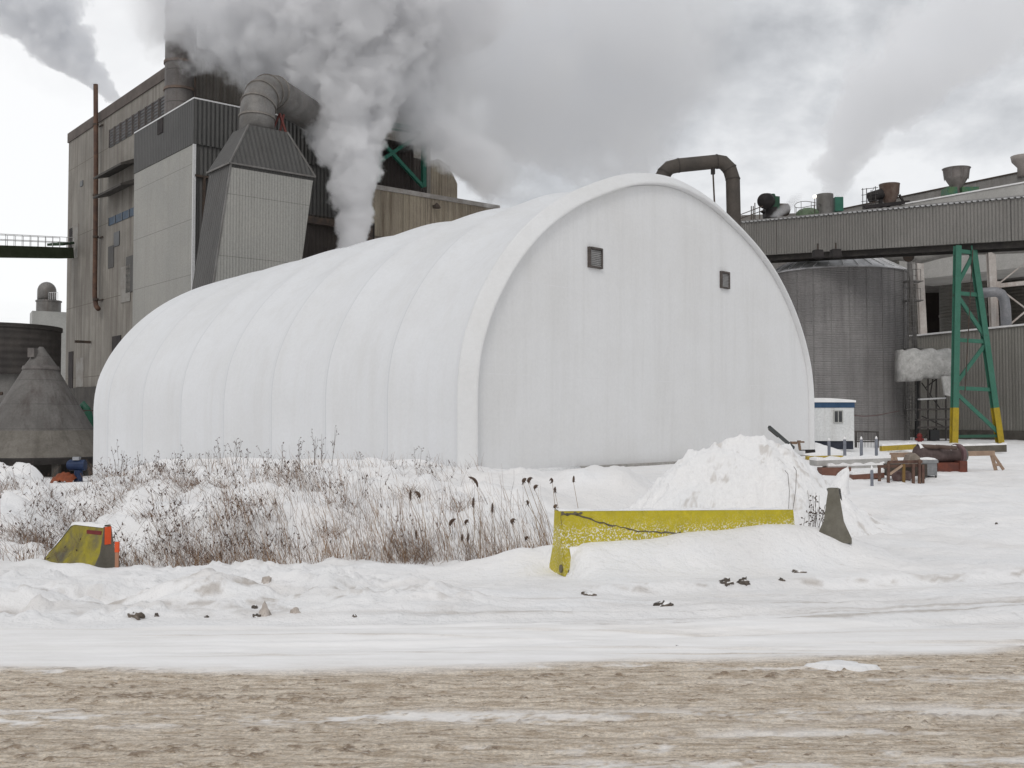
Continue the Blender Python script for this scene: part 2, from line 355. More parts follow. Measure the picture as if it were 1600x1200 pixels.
# ------------------------------------------------------------------ road
def road_edge(x): return 6.76 + .05 * np.sin(x * .7) + .06 * fbm(x * .8, 0 * x, 171, 3) + .055 * np.maximum(0, x) + .028 * np.maximum(0, x) ** 2
def road_mat():
    m = bpy.data.materials.new('slush'); m.use_nodes = True; nt = m.node_tree; nt.nodes.clear()
    out = N(nt, 'ShaderNodeOutputMaterial'); p = N(nt, 'ShaderNodeBsdfPrincipled'); L(nt, p.outputs[0], out.inputs[0])
    geo = N(nt, 'ShaderNodeNewGeometry'); vec = geo.outputs['Position']
    def att(n): return N(nt, 'ShaderNodeAttribute', attribute_name=n).outputs['Fac']
    mp = N(nt, 'ShaderNodeMapping'); mp.inputs['Scale'].default_value = (1.5, 7.5, 1); L(nt, vec, mp.inputs[0])
    f1 = RAMP(nt, NOISE(nt, mp.outputs[0], 2.6, 10, .74), [(.43, 0.), (.56, 1.)])
    slush = MIX(nt, f1, (.46, .372, .28), (.72, .63, .52))
    mp2 = N(nt, 'ShaderNodeMapping'); mp2.inputs['Scale'].default_value = (3.2, 9, 1); L(nt, vec, mp2.inputs[0])
    slush = MIX(nt, RAMP(nt, NOISE(nt, mp2.outputs[0], 2.6, 9, .8), [(.545, 0.), (.61, .85)]), slush, (.19, .128, .08))
    slush = MIX(nt, MATH(nt, 'MULTIPLY', att('clod'), .7), slush, (.20, .135, .085))  # clods darkened in colour too, making up for weak shading of their relief
    slush = MIX(nt, RAMP(nt, NOISE(nt, mp2.outputs[0], 5, 7, .78), [(.53, 0.), (.64, .7)]), slush, (.70, .65, .59))
    slush = MIX(nt, 1., slush, RAMP(nt, NOISE(nt, vec, 55, 4, .7), [(.3, .72), (.7, 1.28)]), 'MULTIPLY')
    snow = MIX(nt, RAMP(nt, NOISE(nt, mp.outputs[0], .9, 6, .6), [(.35, 0.), (.7, 1.)]), (.89, .88, .875), (.80, .785, .77))
    col = MIX(nt, att('white'), slush, snow)
    L(nt, col, p.inputs['Base Color']); p.inputs['Roughness'].default_value = .7; p.inputs['Specular IOR Level'].default_value = .25
    b = N(nt, 'ShaderNodeBump'); b.inputs['Strength'].default_value = .8; b.inputs['Distance'].default_value = .018
    L(nt, MATH(nt, 'MULTIPLY', NOISE(nt, mp2.outputs[0], 9, 7, .7), MATH(nt, 'SUBTRACT', 1.15, att('white'))), b.inputs['Height']); L(nt, b.outputs[0], p.inputs['Normal'])
    return m
def make_road():
    Y = np.concatenate([np.linspace(-14, 2, 20), np.linspace(2.2, 4, 20)[1:], np.arange(4.02, 9.25, .02)])
    X = np.concatenate([-60 + 0 * np.arange(1), np.linspace(-40, -6, 40), np.arange(-5.9, 6, .022), np.linspace(6.1, 40, 40), [60.]])
    XX, YY = np.meshgrid(X, Y); e = road_edge(XX); t = (e - YY)             # >0 on the slushy part
    n = fbm(XX * .9, YY * 3.2, 101, 5); st = fbm(XX * .16, YY * 3.4 + .1 * np.sin(XX), 103, 4)
    slushy = sm(-.14, .16, t + n * .16)
    rows = sm(-.1, .35, fbm(XX * .22, YY * 5.5, 119, 3)); cn = fbm(XX * 15, YY * 26, 107, 4, .6); clod = sm(.27, .46, cn + .42 * (rows - .72) + .22 * fbm(XX * 1.1, YY * 1.5, 109, 3)) * (.5 + .9 * np.maximum(0, cn))
    ridge = fbm(XX * .8, YY * 9, 105, 4) * .012 + clod * .012 + fbm(XX * 11, YY * 16, 121, 2) * .009 + fbm(XX * .12, YY * 11, 141, 3) * .02
    Z = .012 + slushy * (ridge - .004) + (1 - slushy) * (fbm(XX * .2, YY * 5, 51, 4) * .018 + fbm(XX * 5, YY * 8, 108, 3) * .006)
    eg = 8.15 + .7 * fbm(XX * .6, YY * 1.2, 131, 5); Z = Z * (1 - sm(7.4, 8.3, YY)) + ground(XX, YY) + .006 - .06 * sm(0, .55, YY - eg)
    band = np.exp(-((YY - (5.62 + .03 * XX + .05 * fbm(XX * .8, YY * 0, 123, 3))) / .12) ** 2) * (1.25 - .45 * sm(-.5, .6, XX)) + np.exp(-((YY - (4.82 + .02 * XX)) / .07) ** 2) * .9 * sm(-.4, .4, XX) + np.exp(-((YY - (6.25 + .05 * XX)) / .08) ** 2) * .9 * sm(.8, 2.4, XX) + np.exp(-((YY - (5.25 + .05 * XX)) / .07) ** 2) * .8 * sm(.2, 1.5, XX)
    wh = band * sm(-.22, .38, fbm(XX * 1.6, YY * 6, 113, 6, .85)) * .92 + sm(.40, .7, st + fbm(XX * 4, YY * 10, 117, 4, .75) * .5) * .8
    # white leftover patches
    wh = np.clip(wh, 0, 1) * .8 * slushy + (1 - slushy) * (1 - .6 * sm(.02, .55, fbm(XX * .22, YY * 4.2, 115, 6, .62) - .16 + .42 * np.exp(-((YY - e - .85) / .26) ** 2)) * (1 - sm(7.6, 8.3, YY)))
    V = np.stack([XX, YY, Z], 2).reshape(-1, 3)
    o = npmesh('road', V, gridfaces(len(Y), len(X)), road_mat(), attrs={'white': np.clip(wh, 0, 1), 'clod': np.clip(clod * 1.5, 0, 1)})
    tag(o, 'brown slushy road with white snow streaks in the foreground', 'road', kind='structure')
make_road()
# ------------------------------------------------------------------ tent
def catmull(P, n):
    P = np.array(P, float); d = np.r_[0, np.cumsum(np.hypot(*np.diff(P, axis=0).T))]
    Q = np.vstack([2 * P[0] - P[1], P, 2 * P[-1] - P[-2]]); out = []
    for s in np.linspace(0, d[-1], n):
        i = min(np.searchsorted(d, s, 'right') - 1, len(P) - 2); t = (s - d[i]) / (d[i + 1] - d[i]); a, b, c, e = Q[i:i + 4]
        out.append(.5 * (2 * b + (c - a) * t + (2 * a - 5 * b + 4 * c - e) * t * t + (3 * b - a - 3 * c + e) * t ** 3))
    return np.array(out)
HALF = [(0, -.05), (0, 1.2), (.0, 2.5), (.1, 3.4), (.32, 4.2), (.85, 5.3), (1.8, 6.6), (3.1, 7.82), (4.6, 8.78), (6.1, 9.46), (7.7, 10.04), (9.2, 10.36), (10.5, 10.46)]
PROF = catmull(HALF + [(21 - a, b) for a, b in HALF[-2::-1]], 97)
PN = np.gradient(PROF, axis=0); PN = np.stack([-PN[:, 1], PN[:, 0]], 1); PN /= np.linalg.norm(PN, axis=1)[:, None]
def tpt(w, l, z): return (TA.x + TW.x * w + TL.x * l, TA.y + TW.y * w + TL.y * l, z)
def arch(l, off, zs=1., drop=0.):
    P = PROF + PN * (np.zeros(len(PROF)) + off)[:, None]; z = P[:, 1] * zs; z = np.where(P[:, 1] < .3, z - drop, z)
    return np.stack([TA.x + TW.x * P[:, 0] + TL.x * l, TA.y + TW.y * P[:, 0] + TL.y * l, z], 1)
def fabric(name, c, wr, seams_or_shade):
    m = M(name, c, tuple(x * f for x, f in zip(c, (.95, .945, .935))), .6, ns=.35, nlo=.38, nhi=.68, bump=(wr, .035), grain=.012, seams_or_shade=seams_or_shade, spec=.3, streak=(.62, .615, .605), sfac=.45, slo=.48, shi=.8)
    return m
def make_tent():
    t = thing('fabric_shelter', 'huge white fabric storage tent with a round arched front wall', 'tent', tpt(10.5, TLEN / 2, 0))
    side = fabric('tent_fabric', (.72, .728, .742), .5, [(tuple(TL), 3.4, .016, (.60, .61, .625), .335), (tuple(TL), 3.4, .05, (.68, .688, .70), .352)])  # weld seams at the ribs; darker stripes paint in the ribs' shading steps
    rings = []; NR = 7; step = 3.4
    for k in range(NR):
        for j in range(12): rings.append((.44 + step * (k + j / 12), math.sin(math.pi * j / 12) ** .8 * (1 - .35 * math.cos(math.pi * j / 12))))
    rings += [(.44 + 7 * step, 0), (TLEN - .8, .35), (TLEN, 0)]; V = []
    arc = np.linspace(0, 1, len(PROF)); crown = np.clip(np.sin(math.pi * arc) * 1.6 - .25, .4, 1)
    for l, sag in rings:
        wob = vnoise(np.full(len(PROF), l * .35), arc * 9, 3) * .07
        V.append(arch(l, .36 - sag * .34 * crown + wob * crown, 1 - .105 * (l / TLEN) ** 1.3, 1.35 * sm(10, 24, l)))
    c = PROF.copy(); c[:, 0] = 10.5 + (c[:, 0] - 10.5) * .02; c[:, 1] *= .9
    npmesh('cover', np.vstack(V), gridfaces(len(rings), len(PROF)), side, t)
    # back wall
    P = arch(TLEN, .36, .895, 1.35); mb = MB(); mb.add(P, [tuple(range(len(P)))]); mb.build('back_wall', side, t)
    # rounded hood around the front edge
    V = [arch(l, o) for l, o in [(.24, -.02), (-.05, -.02), (-.07, -.01), (-.075, .04), (-.06, .08), (-.02, .11), (.27, .41), (.31, .44), (.37, .455), (.42, .44), (.45, .31)]]
    npmesh('hood', np.vstack(V), gridfaces(len(V), len(PROF)), fabric('hood_fabric', (.735, .738, .742), 1.3, None), t)
    P = arch(.16, -.03); Pc = P[:, 2]; mb = MB()
    n = len(P); h = n // 2; vs = []; fs = []
    rows = 24
    for i in range(h + 1):
        a = Vector(P[i]); b = Vector(P[n - 1 - i])
        for j in range(rows + 1):
            q = a.lerp(b, j / rows); q = q - TL * 0; bul = .05 * math.sin(math.pi * j / rows) * float(np.sin(math.pi * min(1, (i + 1) / (h + 1)))) * (1 + 0)
            vs.append(q - TL * bul)
    fs = [(i * (rows + 1) + j, i * (rows + 1) + j + 1, (i + 1) * (rows + 1) + j + 1, (i + 1) * (rows + 1) + j) for i in range(h) for j in range(rows)]
    mb.add(vs, fs)
    wall = fabric('wall_fabric', (.765, .767, .77), .8, [((TW.x, TW.y, 0), 1.52, .012, (.735, .737, .741)), ((0, 0, 1), 3.02, .010, (.745, .745, .748))])
    mb.build('front_wall', wall, t, smooth=True)
    dark = M('vent_frame', (.07, .06, .055), (.12, .1, .09), .7); slat = M('vent_slat', (.36, .355, .35), (.28, .275, .27), .6)
    for w0, w1, z0, z1 in ((5.42, 6.14, 6.86, 7.57), (13.68, 14.30, 6.90, 7.58)):
        fr = MB()
        def bx(mb, wa, wb, za, zb, la, lb): mb.obox(tpt(wa, la, za), TW * (wb - wa), TL * (lb - la), Vector((0, 0, zb - za)))
        bx(fr, w0, w0 + .07, z0, z1, .02, .2); bx(fr, w1 - .07, w1, z0, z1, .02, .2); bx(fr, w0 + .07, w1 - .07, z0, z0 + .06, .02, .2); bx(fr, w0 + .07, w1 - .07, z1 - .07, z1, -.01, .2)
        f = fr.build('vent_frame', dark, t)
        sl = MB(); n = 9; hh = (z1 - z0 - .13) / n
        for i in range(n):
            zz = z0 + .06 + hh * i
            sl.obox(tpt(w0 + .07, .05, zz), TW * (w1 - w0 - .14), TL * .05 + Vector((0, 0, hh * .92)), TL * -.012 + Vector((0, 0, .012)))
        sl.build('louvre', slat, f)
    # fabric roll and skirt
    mb = MB(); mb.tube([tpt(.1, -.16, -.14), tpt(1.6, -.18, -.13), tpt(3.4, -.17, -.10), tpt(4.6, -.16, -.06)], [.14, .16, .15, .11], 10)
    mb.build('rolled_skirt', M('skirt', (.66, .66, .66), (.74, .74, .74), .7, bump=(5, .02)), t, smooth=True)
    conc = M('block_concrete', (.30, .285, .265), (.38, .365, .345), .85, ns=3, bump=(25, .01))
    for i in range(13):
        w0 = 4.75 + i * 1.25; mb = MB(); mb.obox(tpt(w0, -.13, -.55), TW * 1.235, TL * .5, Vector((0, 0, .58))); mb.build('footing_block', conc, t)
make_tent()
# ------------------------------------------------------------------ mill frame
C0 = Vector((-26, 84.2, 0)); R = Vector((.769, .639, 0)); LL = Vector((-.639, .769, 0)); UP = Vector((0, 0, 1))
def B(t, s, z): return C0 + R * t + LL * s + UP * z
def bbox(mb, t0, t1, s0, s1, z0, z1): return mb.obox(B(t0, s0, z0), R * (t1 - t0), LL * (s1 - s0), UP * (z1 - z0))
beige = M('beige_siding', (.215, .20, .178), (.28, .262, .232), .8, ns=.25, streak=(.125, .105, .088), sfac=.7, slo=.44, shi=.66, corr=(C45, .30, .03), grain=.05, seams_or_shade=[((0, 0, 1), 7.4, .008, (.12, .10, .08)), (C45, 1.2, .03, (.20, .17, .135))])
beige2 = M('stained_siding', (.25, .21, .165), (.33, .285, .215), .8, ns=.35, streak=(.12, .09, .06), sfac=.8, corr=(C45, .34, .035), grain=.05, seams_or_shade=[(C45, 2.1, .025, (.13, .11, .08))])
darkm = M('dark_siding', (.028, .022, .02), (.045, .036, .032), .85, ns=.3, corr=(C45, .34, .03))
dgrey = M('grey_siding', (.082, .08, .077), (.10, .097, .093), .7, ns=.3, corr=(C45, .32, .03), streak=(.06, .055, .05), sfac=.4)
lgrey = M('pale_panel', (.30, .295, .275), (.335, .325, .30), .7, ns=.25, corr=(C45, .2, .012), seams_or_shade=[((0, 0, 1), 3.9, .012, (.2, .195, .18))], streak=(.25, .24, .22), sfac=.4)
trim = M('pale_trim', (.62, .62, .62), None, .6)
concd = M('dark_concrete', (.055, .05, .046), (.085, .078, .07), .9, ns=.4, streak=(.03, .028, .026), sfac=.6, bump=(6, .03))
glassd = M('dark_glass', (.03, .032, .035), (.05, .052, .055), .35, spec=.5)
blue = M('blue_panel', (.04, .075, .12), (.03, .045, .07), .5)
steel = M('dark_steel', (.05, .04, .034), (.085, .06, .045), .75, ns=2)
galv = M('galvanised_steel', (.145, .138, .13), (.21, .202, .193), .55, metal=.35, ns=.8, streak=(.17, .14, .12), sfac=.5)
MT, MS, MZ = 23.6, 33.5, 32.2
door = M('dark_door', (.02, .016, .016), (.035, .028, .026), .8)
def make_mill():
    t = thing('mill_building', 'tall stained beige mill building with louvred windows and a dark base', 'building', B(MT / 2, MS / 2, -1.5))
    mb = MB(); bbox(mb, 0, MT, 0, MS, 4.9, MZ - 1.0); mb.build('wall', beige, t)
    mb = MB(); bbox(mb, -.12, MT + .12, -.12, MS + .12, MZ - 1.0, MZ); mb.build('parapet', M('brown_fascia', (.085, .07, .062), (.12, .10, .088), .8, ns=.6, corr=(C45, .3, .02)), t)
    mb = MB(); bbox(mb, -.1, MT, -.1, MS + .1, -2.5, 4.9); mb.build('base_wall', concd, t)
    n = -R; o = B(0, 0, 0)
    def rect(px0, py0, px1, py1):       # corners on the left facade -> s, z ranges
        a = on_plane(px0, py0, o, n) - C0; b = on_plane(px1, py1, o, n) - C0
        return a.dot(LL), b.dot(LL), a.z, b.z
    # louvred windows below the roof
    s0, s1, z1, z0 = rect(172, 203, 258, 172)
    z0 = on_plane(172, 231, o, n).z; NW = 9; st = (s0 - s1) / 8.6
    for i in range(NW):
        a = s0 - st * i; mb = MB(); bbox(mb, -.06, .02, a - st * .84, a, z0, z1); w = mb.build('louvre_window', glassd, t)
        mb = MB()
        for k in range(6):
            zz = z0 + (z1 - z0) * (k + .5) / 6; bbox(mb, -.12, -.06, a - st * .84, a, zz, zz + .06)
        bbox(mb, -.13, -.06, a - st * .84, a - st * .80, z0, z1); bbox(mb, -.13, -.06, a - st * .04, a, z0, z1)
        mb.build('frame', M('louvre_grey', (.10, .09, .085), (.14, .12, .11), .7), w)
    # canopies
    for pz, pb in ((277, 285), (307, 314)):
        a, b, za, zb = rect(170, pz, 214, pz); mb = MB()
        mb.prism([B(0, a, za), B(0, a, za + .45), B(-1.5, a, za - .25), B(-1.5, a, za - .45)], LL * (b - a)); mb.build('canopy', concd, t)
    a, b, za, zb = rect(171, 341, 214, 341); zb = on_plane(171, 353, o, n).z
    mb = MB(); bbox(mb, -.06, .02, b, a, zb, za); w = mb.build('window', blue, t)
    mb = MB(); q = (a - b) / 4
    for k in range(5): mb = MB(); bbox(mb, -.1, -.06, b + q * k - .06, b + q * k + .06, zb, za); mb.build('mullion', glassd, w)
    pal = M('pale_patch', (.27, .26, .24), (.22, .2, .18), .8, ns=1, corr=(C45, .3, .02))
    for nm, mt, px0, py0, px1, py1 in (('window', glassd, 179, 364, 187, 383), ('door', door, 176, 526, 189, 566), ('door', door, 108, 550, 114, 607), ('door', door, 109, 358, 114, 398), ('vent_panel', dgrey, 170, 386, 178, 417), ('wall_patch', pal, 113, 354, 122, 402), ('wall_patch', pal, 120, 560, 131, 604), ('vent_panel', dgrey, 198, 402, 209, 455), ('wall_patch', pal, 190, 418, 204, 470), ('window', glassd, 126, 284, 130, 290)):
        a, b, za, zb = rect(px0, py0, px1, py1); mb = MB(); bbox(mb, -.07, .02, b, a, zb, za); mb.build(nm, mt, t)
    a, b, za, zb = rect(136, 536, 150, 540); mb = MB(); mb.beam(B(-.1, (a + b) / 2, za), B(-1.6, (a + b) / 2, za), .25); mb.build('bracket', steel, t)
    # penthouse on the roof, seen through the steam
    mb = MB(); bbox(mb, 15.4, 17.6, 1, 6, MZ - 1, MZ + 3.1); mb.build('penthouse', beige, t)
    mb = MB()
    for k in range(9): mb.cyl(B(5 + k * 1.1, .3, MZ), B(5 + k * 1.1, .3, MZ + 1.1), .03, n=5)
    for zz in (.55, 1.1): mb.cyl(B(5, .3, MZ + zz), B(13.8, .3, MZ + zz), .03, n=5)
    mb.build('roof_railing', galv, t)
make_mill()
def single(mb, name, mat, label, cat, smooth=False, auto=None, group=None, kind=None, org=None):
    o = mb.build(name, mat, None, smooth, auto, org); return tag(o, label, cat, group, kind)
# drain pipe down the left facade
pp = thing('vent_pipe', 'rusty brown pipe climbing the beige mill facade past the roof', 'pipe', at(150, 485, 101))
o = B(-.6, 0, 0); P = [on_plane(x, y, o, -R) for x, y in ((149.5, 132), (150, 250), (149, 380), (148, 462), (150, 478))]; P.append(P[-1] + LL * -.7 + UP * -.35)
MB().tube(P, .24, 8).build('pipe', M('rusty_pipe', (.075, .045, .035), (.13, .075, .05), .8, ns=1.2), pp, smooth=True)
for y in (195, 305, 370, 468):
    q = on_plane(149.5, y, o, -R); mb = MB(); mb.beam(q - LL * .5 + R * .5, q + LL * .5 + R * .5, .12); mb.cyl(q - UP * .1, q + UP * .1, .3, n=8); mb.build('bracket', steel, pp)
# smaller block at the right end of the mill
mb = MB(); prof = [(0, 6), (0, 25.6), (.8, 27.0), (2.2, 27.6), (3.6, 27.0), (4.6, 25.4), (4.6, 6)]
mb.prism([B(MT + .1 + a, 2, z) for a, z in prof], LL * 9)
single(mb, 'vault_roof_annex', beige2, 'round roofed block half lost in steam at the right end of the mill', 'building')
# dark boiler bay in front of the mill
t = thing('boiler_bay', 'dark steel bay below the tall mill wall behind the steam column', 'building', B(14, -3, 0))
mb = MB(); bbox(mb, 3, 21.5, -5.6, -.15, 0, 21.5); mb.build('wall', darkm, t)
mb = MB(); bbox(mb, 5, 20, -4.5, -.2, 21.5, 25.2); mb.build('upper_wall', M('dark_bay_siding', (.06, .05, .043), (.04, .033, .03), .85, ns=.3, corr=(C45, .34, .03)), t)  # both bay walls in near-black siding tones
mb = MB()
for k in range(7): mb.beam(B(4 + k * 2.7, -5.75, 14), B(4 + k * 2.7, -5.75, 21.3), .22)
for z in (16.6, 19.0, 21.3): mb.beam(B(3.2, -5.75, z), B(21.4, -5.75, z), .2)
mb.build('girt', steel, t)
# low building behind the tent
D0 = Vector((-10.6, 78, 0)); ld0 = (D0 - C0); lt, ls = ld0.dot(R), ld0.dot(LL)
t = thing('low_building', 'long low beige corrugated building behind the tent roof', 'building', B(lt + 5, ls + 2, 0))
mb = MB(); bbox(mb, lt, lt + 12.3, ls, ls + 4.2, -1, 19.1); mb.build('wall', beige2, t)
mb = MB(); bbox(mb, lt - .1, lt + 12.4, ls - .12, ls + 4.3, 19.1, 19.45); mb.build('roof_edge', M('eave', (.26, .24, .22), (.34, .32, .3), .7), t)
mb = MB(); bbox(mb, lt, lt + 12.3, ls - .05, ls - .003, 15.4, 15.55); mb.build('seam_rail', M('seam_dark', (.12, .1, .08), None, .8), t)
mb = MB(); bbox(mb, lt - 7.5, lt - .003, ls - .4, ls + 4, -1, 16.4); mb.build('dark_wall', M('dark_wall_siding', (.035, .029, .026), (.055, .046, .04), .85, ns=.3, corr=(C45, .34, .035)), t)  # left stretch of the wall in a much darker siding tone
mb = MB(); bbox(mb, lt - 8, lt - .5, ls - .7, ls - .41, 15.7, 16.2); bbox(mb, lt - 2.2, lt - .3, ls - .6, ls - .41, 12.5, 16); mb.build('beam', steel, t)
t = thing('wall_lamp', 'small black lamp on the beige low building wall', 'lamp', B(lt + 5.6, ls, 17.2))
q = on_plane(676, 322, D0, LL); mb = MB(); mb.cyl(q - LL * .05, q - LL * .5, .07, n=8); mb.lathe(q - LL * .55 - UP * .25, [(.32, 0), (.3, .12), (.12, .34), (.05, .42)], 12); mb.build('lamp_shade', steel, t)
# green braced frame on the low roof
grn = M('green_paint', (.022, .115, .08), (.03, .14, .10), .6, ns=1.5, spots=((.06, .05, .035), 3, .62, .75))
t = thing('braced_frame', 'green cross braced steel frame standing on the low roof in steam', 'steel frame', B(lt + 4, ls + 2, 19.5))
fo = B(0, ls + .7, 0)
def gp(x, y): return on_plane(x, y, fo, LL)
def gframe(name, pts, w):
    mb = MB()
    for a, b in pts: mb.beam(gp(*a), gp(*b), w, up=LL)
    mb.build(name, grn, t)
gframe('post', [((662, 200), (662, 292))], .32); gframe('post', [((590, 196), (590, 284))], .32)
gframe('top_beam', [((586, 190), (662, 203))], .3); gframe('top_beam', [((588, 197), (662, 210))], .14)
gframe('brace', [((662, 206), (578, 262))], .26); gframe('brace', [((600, 226), (661, 292))], .26)
mb = MB(); bbox(mb, lt + .2, lt + 4.6, ls + 1.2, ls + 4.1, 19.46, 23.5); mb.build('dark_infill', darkm, t)
# ------------------------------------------------------------------ annex with dark band and pale panel
t = thing('stair_annex', 'grey clad annex with a dark top band and pale left panel', 'building', B(1, -6, 0))
A0, A1, S0, S1, ZT = -4.9, 7.5, -11.8, -.3, 24.05
mb = MB(); bbox(mb, A0, A1, S0, S1, -1, ZT); mb.build('wall', dgrey, t)
mb = MB(); bbox(mb, A0 - .14, A1 + .1, S0 - .14, S1, 20.9, ZT + .02); mb.build('top_band', M('band_siding', (.07, .069, .067), (.085, .083, .08), .65, ns=.3, corr=(C45, .32, .03)), t)
mb = MB(); bbox(mb, A0 - .1, A0 - .003, S0 - .05, S1, 5.6, 20.88); mb.build('pale_panel', lgrey, t)
mb = MB(); bbox(mb, A0 - .16, A0 + .05, S0 - .16, S0 - .055, 5.6, 20.87); mb.build('corner_trim', trim, t)
mb = MB(); bbox(mb, A0 - .16, A1 + .1, S0 - .16, S0 - .04, ZT + .021, ZT + .12); bbox(mb, A0 - .16, A0 - .04, S0 - .04, S1, ZT + .021, ZT + .12); mb.build('roof_trim', trim, t)
a = on_plane(250, 189, B(A0, 0, 0), -R) - C0; b = on_plane(258, 207, B(A0, 0, 0), -R) - C0
mb = MB(); bbox(mb, A0 - .2, A0 - .13, b.dot(LL), a.dot(LL), b.z, a.z); mb.build('window', door, t)
mb = MB(); bbox(mb, A0 - .02, A0 + 3, S0 - .2, S0 - .01, 18.6, 18.75); bbox(mb, A0 + .6, A0 + .75, S0 - .2, S0 - .01, 12, 18.6); mb.build('conduit', steel, t)
# ------------------------------------------------------------------ hopper and elbow duct
HC = Vector((-17.5, 64, 0)); h0 = HC - C0; ht, hs = h0.dot(R), h0.dot(LL); HW, HD, HZ = 5.75, 3.2, 17.55; SH = .142
t = thing('duct_hopper', 'leaning duct hopper with pale panel under a round elbow duct', 'duct', B(ht + 2.5, hs + 1.5, 0))
def hp(tt, ss, z): return B(ht + tt - SH * (HZ - z), hs + ss, z)
mb = MB(); mb.add([hp(0, 0, 1), hp(HW, 0, 1), hp(HW, HD, 1), hp(0, HD, 1), hp(0, 0, HZ), hp(HW, 0, HZ), hp(HW, HD, HZ), hp(0, HD, HZ)], [(3, 2, 1, 0), (4, 5, 6, 7), (0, 1, 5, 4), (1, 2, 6, 5), (2, 3, 7, 6), (3, 0, 4, 7)]); mb.build('body', dgrey, t)
mb = MB(); mb.obox(hp(.02, -.07, 1), R * (HW - .04), LL * .067, hp(0, 0, HZ - .25) - hp(0, 0, 1)); mb.build('pale_panel', lgrey, t)
q = at(425, 198, 65.6); ft, fs_ = (q - C0).dot(R) - ht, (q - C0).dot(LL) - hs; fz = q.z
mb = MB(); T = [hp(-.12, -.12, HZ), hp(HW + .12, -.12, HZ), hp(HW + .12, HD + .12, HZ), hp(-.12, HD + .12, HZ)]
T2 = [B(ht + ft + a, hs + b, fz) for a, b in ((-1.35, .35), (1.35, .35), (1.35, 2.7), (-1.35, 2.7))]
mb.add(T + T2, [(3, 2, 1, 0), (4, 5, 6, 7), (0, 1, 5, 4), (1, 2, 6, 5), (2, 3, 7, 6), (3, 0, 4, 7)]); mb.build('transition', dgrey, t)
mb = MB(); mb.beam(T[0], T2[0], .1); mb.beam(T[1], T2[1], .1); mb.beam(T[0], T[1], .1); mb.beam(T[0], T[3], .1); mb.beam(hp(0, -.05, 1), hp(0, -.05, HZ), .1, up=LL); mb.build('edge_trim', galv, t)
e0 = B(ht + ft - .2, hs + 1.55, fz - .1); pth = [e0]; dirh = (R * .82 + LL * .57).normalized(); rad = 2.35
for k in range(9):
    an = math.pi / 2 * k / 8 * .96; pth.append(e0 + UP * (1.0 + rad * math.sin(an)) + dirh * rad * (1 - math.cos(an)))
pth.append(pth[-1] + dirh * 9); el = MB().tube(pth, 1.12, 20).build('elbow', galv, t, smooth=True, auto=None)
mb = MB()
for i in (0, 1, 3, 5, 7, 9):
    d = (pth[min(i + 1, len(pth) - 1)] - pth[i]).normalized(); mb.cyl(pth[i] - d * .06, pth[i] + d * .06, 1.19, n=20)
mb.build('flange', M('flange_steel', (.17, .155, .14), (.23, .21, .19), .6, metal=.3), el)
mb = MB(); mb.beam(T2[1] + LL * .2, e0 + R * 1.6 + UP * 1.6, .12); mb.beam(T2[1] + LL * 1.2, e0 + R * 1.9 + UP * 1.6, .12); mb.beam(e0 + R * 1.6 + UP * 1.6, e0 + R * 1.2 + UP * .6, .1); mb.build('ladder', M('red_steel', (.12, .03, .025), None, .7), t)
# ------------------------------------------------------------------ stack
t = thing('smoke_stack', 'round grey steel stack rising behind the annex into the steam', 'chimney', at(281, 165, 82) * 1.0)
c = at(281, 165, 82); mb = MB(); mb.lathe(Vector((c.x, c.y, 0)), [(1.18, 8), (1.18, 50)], 28); mb.build('shell', M('stack_steel', (.13, .12, .115), (.19, .175, .165), .6, ns=.6, metal=.2, streak=(.09, .07, .06), sfac=.6, seams_or_shade=[((0, 0, 1), 2.6, .03, (.1, .09, .085))]), t, smooth=True)
for y in (142, 100, 60, 20):
    z = at(281, y, 82).z; mb = MB(); mb.lathe(Vector((c.x, c.y, z)), [(1.19, -.1), (1.27, -.1), (1.27, .1), (1.19, .1)], 28, False); mb.build('band', M('band_rust', (.13, .10, .085), (.18, .13, .1), .7), t)
mb = MB(); mb.cyl(Vector((c.x + 1.3, c.y - .3, 12)), Vector((c.x + 1.3, c.y - .3, 50)), .09, n=6); mb.build('conduit', steel, t)
# ------------------------------------------------------------------ far left: walkway, chimney house, tank, cone
t = thing('walkway_bridge', 'green enclosed walkway with white railing running to the mill wall', 'footbridge', at(60, 395, 104))
p0, p1 = at(-140, 388, 84), at(104, 394, 107); d = (p1 - p0).normalized(); sid = d.cross(UP).normalized()
mb = MB(); mb.beam(p0 - UP * .1, p1 - UP * .1, 1.6, 1.1); mb.build('girder', M('walkway_green', (.045, .06, .032), (.06, .075, .045), .75, ns=.8), t)
mb = MB()
for k in range(19):
    q = p0.lerp(p1, k / 18) + UP * .45
    for sg in (-.75, .75): mb.cyl(q + sid * sg, q + sid * sg + UP * 1.05, .03, n=5)
for zz in (.55, 1.05):
    for sg in (-.75, .75): mb.cyl(p0 + sid * sg + UP * (.45 + zz), p1 + sid * sg + UP * (.45 + zz), .03, n=5)
mb.build('railing', trim, t)
mb = MB(); mb.beam(p1 - d * 2.2 + UP * .75, p1 + UP * .95, 1.7, .25); mb.build('landing', M('landing_green', (.04, .07, .04), None, .7), t)
t = thing('chimney_house', 'pale block with a domed round steel vent on top beside the mill', 'building', at(75, 520, 130))
c = at(76, 520, 130); cz = lambda y: at(76, y, 130).z
pale = M('pale_wall', (.36, .36, .345), (.42, .42, .4), .8, ns=.5)
mb = MB(); mb.box(Vector((c.x, c.y, (cz(489) + 0) / 2)), 4.1, 4.1, cz(489), .5); mb.build('wall', pale, t)
mb = MB(); mb.lathe(Vector((c.x - .05, c.y, 0)), [(1.45, cz(489)), (1.45, cz(472)), (1.55, cz(472)), (1.55, cz(470))], 20); mb.build('drum', galv, t, smooth=False)
